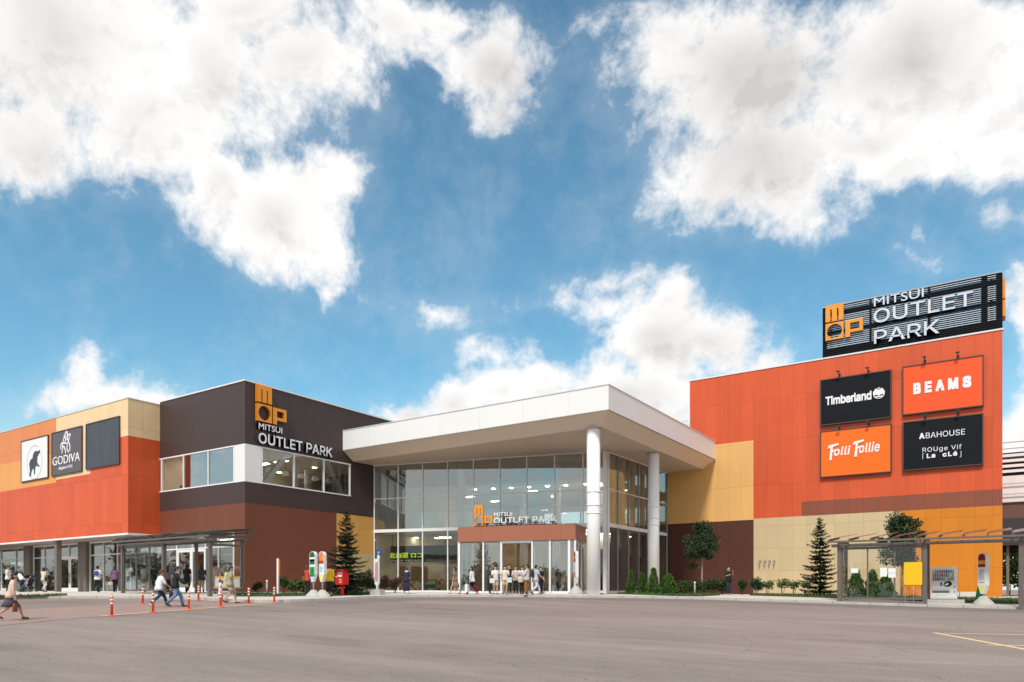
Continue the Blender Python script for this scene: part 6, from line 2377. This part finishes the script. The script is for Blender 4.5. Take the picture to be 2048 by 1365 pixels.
# on the crossing
J = person('woman in a pale pink blouse and grey skirt at the far left crossing end', road(21, 1239), 62, 1.56, ('pale_pink', (.66, .48, .40)), ('skirt', ('slate', (.075, .08, .10))), ('black', 'bob'), (.16, .05, .03), .62, 10, ('swing', 'carry'), sleeves='long', group='people on the crossing')
bag('handbag', 'brown leather handbag held by the woman in pale pink', J, 'handr', (.22, .055, .03), (.36, .14, .26), .12)
J = person('woman in a loose white blouse and dark jeans stepping over the crossing', road(318, 1213.5), 50, 1.58, W('blouse'), ('jeans', JEAND), ('brown', 'short'), (.70, .68, .66), .66, 8, ('back', 'swing'), sleeves='half', group='people on the crossing', build=1.22)
bag('handbag', 'black bag carried by the woman in white and dark jeans', J, 'handr', (.02, .02, .022), (.34, .14, .28), .12)
J = person('man in a black shirt and blue jeans striding over the crossing', road(350, 1214), 60, 1.72, BLACK, ('jeans', JEANB), ('black', 'short'), (.03, .03, .035), .60, 6, ('swing', 'swing'), sleeves='long', group='people on the crossing')
J = person('man in an olive shirt and beige shorts walking by the orange bollards', road(460, 1207), 78, 1.70, ('olive', (.36, .35, .22)), ('shorts', ('beige_check', (.50, .38, .30))), ('black', 'short'), (.10, .02, .04), .46, 4, ('swing', 'hold'), group='people on the crossing', build=1.1)
bag('backpack', 'straw coloured backpack slung beside the man in olive', J, (-.10, -.11, .60), (.62, .48, .26), (.24, .18, .40), .05)
person('small child in a white dress beside the man in olive', road(441, 1203.5), 70, 1.05, W('child'), ('dress', ('white_child_skirt', (.72, .72, .72))), ('brown', 'bob'), (.5, .2, .2), .16, 0, ('down', 'down'), group='people on the crossing')

# under the left wing
ff = lambda px, d: atd(px, d)
J = person('person in a white shirt standing with the stroller at the far left', ff(16, 46.5), 80, 1.70, W('tee'), ('trousers', BLACK), ('black', 'short'), arms=('hold', 'hold'), group='people before the left shops')
person('person in white bending over the stroller at the far left', ff(45, 46.0), -70, 1.62, W('polo'), ('jeans', JEAND), ('black', 'short'), lean=52, arms=('reach', 'reach'), group='people before the left shops')
J = person('woman in cream with white trousers walking before the green shop window', ff(87.5, 46.5), 15, 1.62, ('cream', (.68, .58, .44)), ('trousers', ('white_trousers', (.70, .70, .73))), ('black', 'bob'), (.10, .10, .12), .34, 2, ('hold', 'down'), group='people before the left shops')
bag('handbag', 'small dark shoulder bag of the woman in cream', J, (.11, -.02, .47), (.02, .02, .03), (.28, .11, .24), .5)
J = person('person in white and black with a blue bag walking to the left shops', ff(195, 44.5), 8, 1.66, W('work_shirt'), ('trousers', BLACK), ('black', 'short'), (.02, .02, .02), .36, 2, ('down', 'swing'), group='people before the left shops')
bag('shoulder_bag', 'blue cloth bag across the back of the person in white and black', J, (.02, -.10, .63), (.035, .06, .26), (.30, .12, .28), .10)
J = person('woman in a purple top and black trousers left of the shelter post', ff(230, 42.8), -20, 1.62, ('purple', (.17, .09, .16)), ('trousers', BLACK), ('black', 'bob'), (.02, .02, .02), .42, 4, ('back', 'carry'), sleeves='long', group='people before the left shops')
bag('handbag', 'pale floral handbag of the woman in purple', J, 'handl', (.60, .42, .33), (.26, .10, .20), .10)
person('person in light grey with a rucksack behind the left shelter glass', ff(289, 43.0), 0, 1.66, ('light_grey', (.46, .45, .47)), ('trousers', BEI), ('black', 'short'), stride=.3, group='people under the left shelter')
person('person in black with a dark hat behind the left shelter glass', ff(307, 42.5), 10, 1.60, BLACK, ('trousers', BLACK), ('black', 'hat'), stride=.2, group='people under the left shelter')
person('woman in a purple check blouse and black skirt between the walking couple', ff(335.5, 41.8), 0, 1.58, ('purple_check', (.24, .16, .20)), ('longskirt', BLACK), ('black', 'long'), stride=.2, group='people under the left shelter')
person('woman with long black hair and dark teal trousers facing the shop doors', ff(374, 41.8), 0, 1.64, BLACK, ('trousers', ('dark_teal', (.015, .06, .055))), ('black', 'long'), stride=.16, arms=('down', 'down'), group='people under the left shelter')
J = person('woman in dark grey and beige trousers entering the shop doors', ff(403.5, 41.2), -25, 1.62, ('charcoal', (.045, .05, .055)), ('trousers', BEI), ('black', 'bob'), (.10, .06, .03), .44, 3, ('hold', 'swing'), group='people under the left shelter')
bag('handbag', 'black handbag of the woman entering the shop doors', J, (-.12, .02, .50), (.02, .02, .02), (.30, .12, .22), .3)
person('man in a pink check shirt and beige trousers right of the shelter post', ff(432, 40.6), 8, 1.72, ('pink_check', (.42, .27, .25)), ('trousers', ('stone', (.50, .42, .33))), ('black', 'short'), group='people under the left shelter')

# stroller with a child
p = ff(56, 45.4)
t = thing('stroller', 'black pushchair before the left shops', 'stroller', p, TH - R(-80))
T = lambda b, nm, m_: b.build(nm, m_, t, world=False)
ST_ = cloth('stroller_black', (.02, .02, .024))
fr = MB()
for x in (-.24, .24):
    fr.tube([(x, -.42, .98), (x, -.05, .55), (x, .42, .12)], .013, 6).tube([(x, .05, .62), (x, -.38, .10)], .013, 6)
fr.tube([(-.24, -.42, .98), (.24, -.42, .98)], .018, 8)
T(fr, 'frame', GREYALU)
T(MB().add([(-.22, .28, .40), (.22, .28, .40), (.22, -.10, .36), (-.22, -.10, .36), (.22, -.30, .85), (-.22, -.30, .85)], [(0, 1, 2, 3), (3, 2, 4, 5)]).tube([(-.22, .28, .4), (.22, .28, .4)], .03, 8), 'seat', ST_)
hb = MB()
for k in range(5):
    a = R(20 + k * 28)
    hb.add([(-.24, -.20 + .34 * math.cos(a), .78 + .30 * math.sin(a)), (.24, -.20 + .34 * math.cos(a), .78 + .30 * math.sin(a)), (.24, -.20 + .34 * math.cos(a + R(28)), .78 + .30 * math.sin(a + R(28))), (-.24, -.20 + .34 * math.cos(a + R(28)), .78 + .30 * math.sin(a + R(28)))], [(0, 1, 2, 3)])
T(hb, 'hood', ST_)
for x in (-.26, .26):
    for y in (-.38, .42):
        wv = MB()
        n = 16
        for k in range(n):
            a0, a1 = 2 * math.pi * k / n, 2 * math.pi * (k + 1) / n
            wv.tube([(x, y + .09 * math.cos(a0), .10 + .09 * math.sin(a0)), (x, y + .09 * math.cos(a1), .10 + .09 * math.sin(a1))], .018, 6)
        T(wv, 'wheel', ST_)
T(MB().box((-.2, -.25, .2), (.2, .2, .32)), 'basket', ST_)
J = person('small child sitting in white in the black pushchair', p + Vector((0, 0, .02)), -80, .80, W('toddler'), ('shorts', JEAND), ('black', 'short'), (.3, .1, .1), 0, -14, ('hold', 'hold'), group='people before the left shops')
J['t'].location = p + Vector((0, 0, .12))

# at the bus stops
J = person('woman in a red top and black trousers behind the green bus stop sign', ff(614.5, 37.2), 40, 1.60, ('red_top', (.55, .05, .045)), ('trousers', BLACK), ('brown', 'bob'), arms=('hold', 'hold'), group='people at the bus stops')
bag('handbag', 'brown shoulder bag of the woman in red', J, (-.08, -.10, .42), (.16, .075, .03), (.34, .14, .24), .22, off=(0, .04, .10))
person('woman in a yellow top and black skirt raising an arm at the bus stop', ff(659, 36.8), 0, 1.62, ('yellow_top', (.82, .50, .03)), ('longskirt', BLACK), ('black', 'short'), (.03, .02, .03), arms=('raise', 'down'), sleeves='half', group='people at the bus stops', build=1.2)
J = person('woman in a navy dress with a white scarf walking past the entrance glass', ff(813, 40.2), -25, 1.52, NAVY, ('longskirt', NAVY), ('brown', 'short'), (.62, .55, .50), .40, 4, ('hold', 'down'), group='people at the bus stops', build=1.12)
sc_ = MB().loft([((0, 0, .80 * 1.52), .10, .075), ((0, 0, .84 * 1.52), .085, .072), ((0, 0, .86 * 1.52), .05, .05)])
sc_.build('scarf', cloth(*W('scarf')), J['t'], world=False)

# in front of the porch
J = person('woman in a brown patterned dress walking left with white bags', ff(911, 40.6), -72, 1.60, ('brown_print', (.26, .18, .13)), ('dress', ('brown_print_skirt', (.24, .165, .12))), ('black', 'bob'), (.35, .22, .15), .52, 3, ('carry', 'carry'), group='shoppers at the entrance')
bag('shopping_bag', 'pink white paper bag beside the woman in the brown dress', J, 'handr', (.78, .62, .62), (.34, .14, .36), .14)
J = person('woman in white with black leggings and red shoes loaded with bags', ff(945, 40.4), -70, 1.62, W('cardigan'), ('trousers', BLACK), ('black', 'bob'), (.60, .04, .06), .56, 3, ('carry', 'carry'), sleeves='long', group='shoppers at the entrance')
bag('shopping_bag', 'white printed paper bag in front of the woman in red shoes', J, 'handl', (.72, .73, .76), (.40, .16, .44), .10, off=(0, .12, 0))
bag('shopping_bag', 'red paper bag behind the woman in red shoes', J, 'handr', (.45, .015, .05), (.34, .14, .40), .12, off=(0, -.14, 0))
J = person('woman in a white blouse and beige shorts left of the open porch doors', ff(991, 40.6), 168, 1.62, W('smock'), ('shorts', BEI), ('black', 'long'), (.04, .03, .03), .10, 0, ('phone', 'hold'), group='shoppers at the entrance')
bag('shopping_bag', 'small white paper bag of the woman in beige shorts', J, (.13, .05, .40), (.74, .74, .76), (.26, .12, .26), .14)
person('person in dark olive behind the woman in beige shorts', ff(979.5, 41.6), 90, 1.58, ('dark_olive', (.04, .045, .03)), ('trousers', BLACK), ('black', 'bob'), group='shoppers at the entrance')
J = person('woman in a cream blouse with bare legs in the porch doorway', ff(1010, 40.5), 175, 1.64, ('cream_blouse', (.68, .60, .48)), ('shorts', ('sand', (.50, .37, .24))), ('brown', 'long'), (.03, .03, .03), .14, 0, ('hold', 'down'), group='shoppers at the entrance')
bag('shopping_bag', 'pale blue white paper bag of the woman in the cream blouse', J, (-.14, .06, .42), (.66, .70, .76), (.28, .12, .28), .14)
person('person in black deep in the porch doorway', ff(1018, 42.2), 175, 1.70, BLACK, ('trousers', BLACK), ('black', 'short'), group='shoppers at the entrance')
J = person('woman in a pale pink jacket and black trousers in the porch doorway', ff(1031.5, 41.4), 178, 1.62, ('pink_grey', (.55, .46, .46)), ('trousers', BLACK), ('black', 'long'), stride=.12, arms=('down', 'hold'), sleeves='long', group='shoppers at the entrance')
J = person('woman with a cream tote left of the man in orange trousers', ff(1044, 40.9), 150, 1.60, W('linen'), ('trousers', BLACK), ('black', 'long'), group='shoppers at the entrance', arms=('down', 'hold'))
bag('tote_bag', 'cream tote bag left of the man in orange trousers', J, (.10, .08, .42), (.66, .60, .46), (.34, .12, .34), .28)
person('man in a grey shirt and rust orange trousers standing before the doorway', ff(1053.5, 39.9), -75, 1.70, ('pale_grey', (.52, .52, .53)), ('trousers', ('rust', (.40, .13, .03))), ('black', 'short'), (.60, .55, .52), 0, -3, ('hold', 'hold'), sleeves='long', group='shoppers at the entrance', build=1.1)
J = person('man in a pale blue shirt and white trousers entering with a backpack', ff(1071, 40.7), 70, 1.74, ('pale_blue', (.48, .56, .68)), ('trousers', ('off_white', (.66, .66, .70))), ('black', 'short'), (.05, .05, .05), .58, 4, ('swing', 'swing'), group='shoppers at the entrance')
bag('backpack', 'dark plum backpack of the man in white trousers', J, (0, -.12, .60), (.055, .015, .03), (.30, .18, .42), .05)
person('dark clothed person behind the right fixed porch pane', ff(1081, 45.0), 150, 1.66, BLACK, ('trousers', BLACK), ('black', 'bob'), group='shoppers at the entrance')
person('person in maroon walking inside behind the right porch panes', ff(1117, 46.0), 140, 1.60, ('maroon', (.14, .03, .03)), ('trousers', JEAND), ('black', 'bob'), group='shoppers at the entrance')
# by the brown wall
person('man in black standing alone by the chocolate brown wall', ff(1457, 43.3), 165, 1.72, BLACK, ('jeans', ('black_jeans', (.02, .03, .045))), ('black', 'short'), (.30, .30, .32), 0, 0, ('phone', 'hold'), group='shoppers')
# in the cafe window
o_ = onY(358, 976, YM + 1.0)
person('dark haired person seated by the upper ribbon window on the left', Vector((o_.x, o_.y, 5.72)), 60, 1.68, BLACK, ('trousers', BLACK), ('black', 'short'), lean=12, arms=('hold', 'hold'), group='shoppers')

for o in ROOTS:
    if '_org' in o:
        del o['_org']
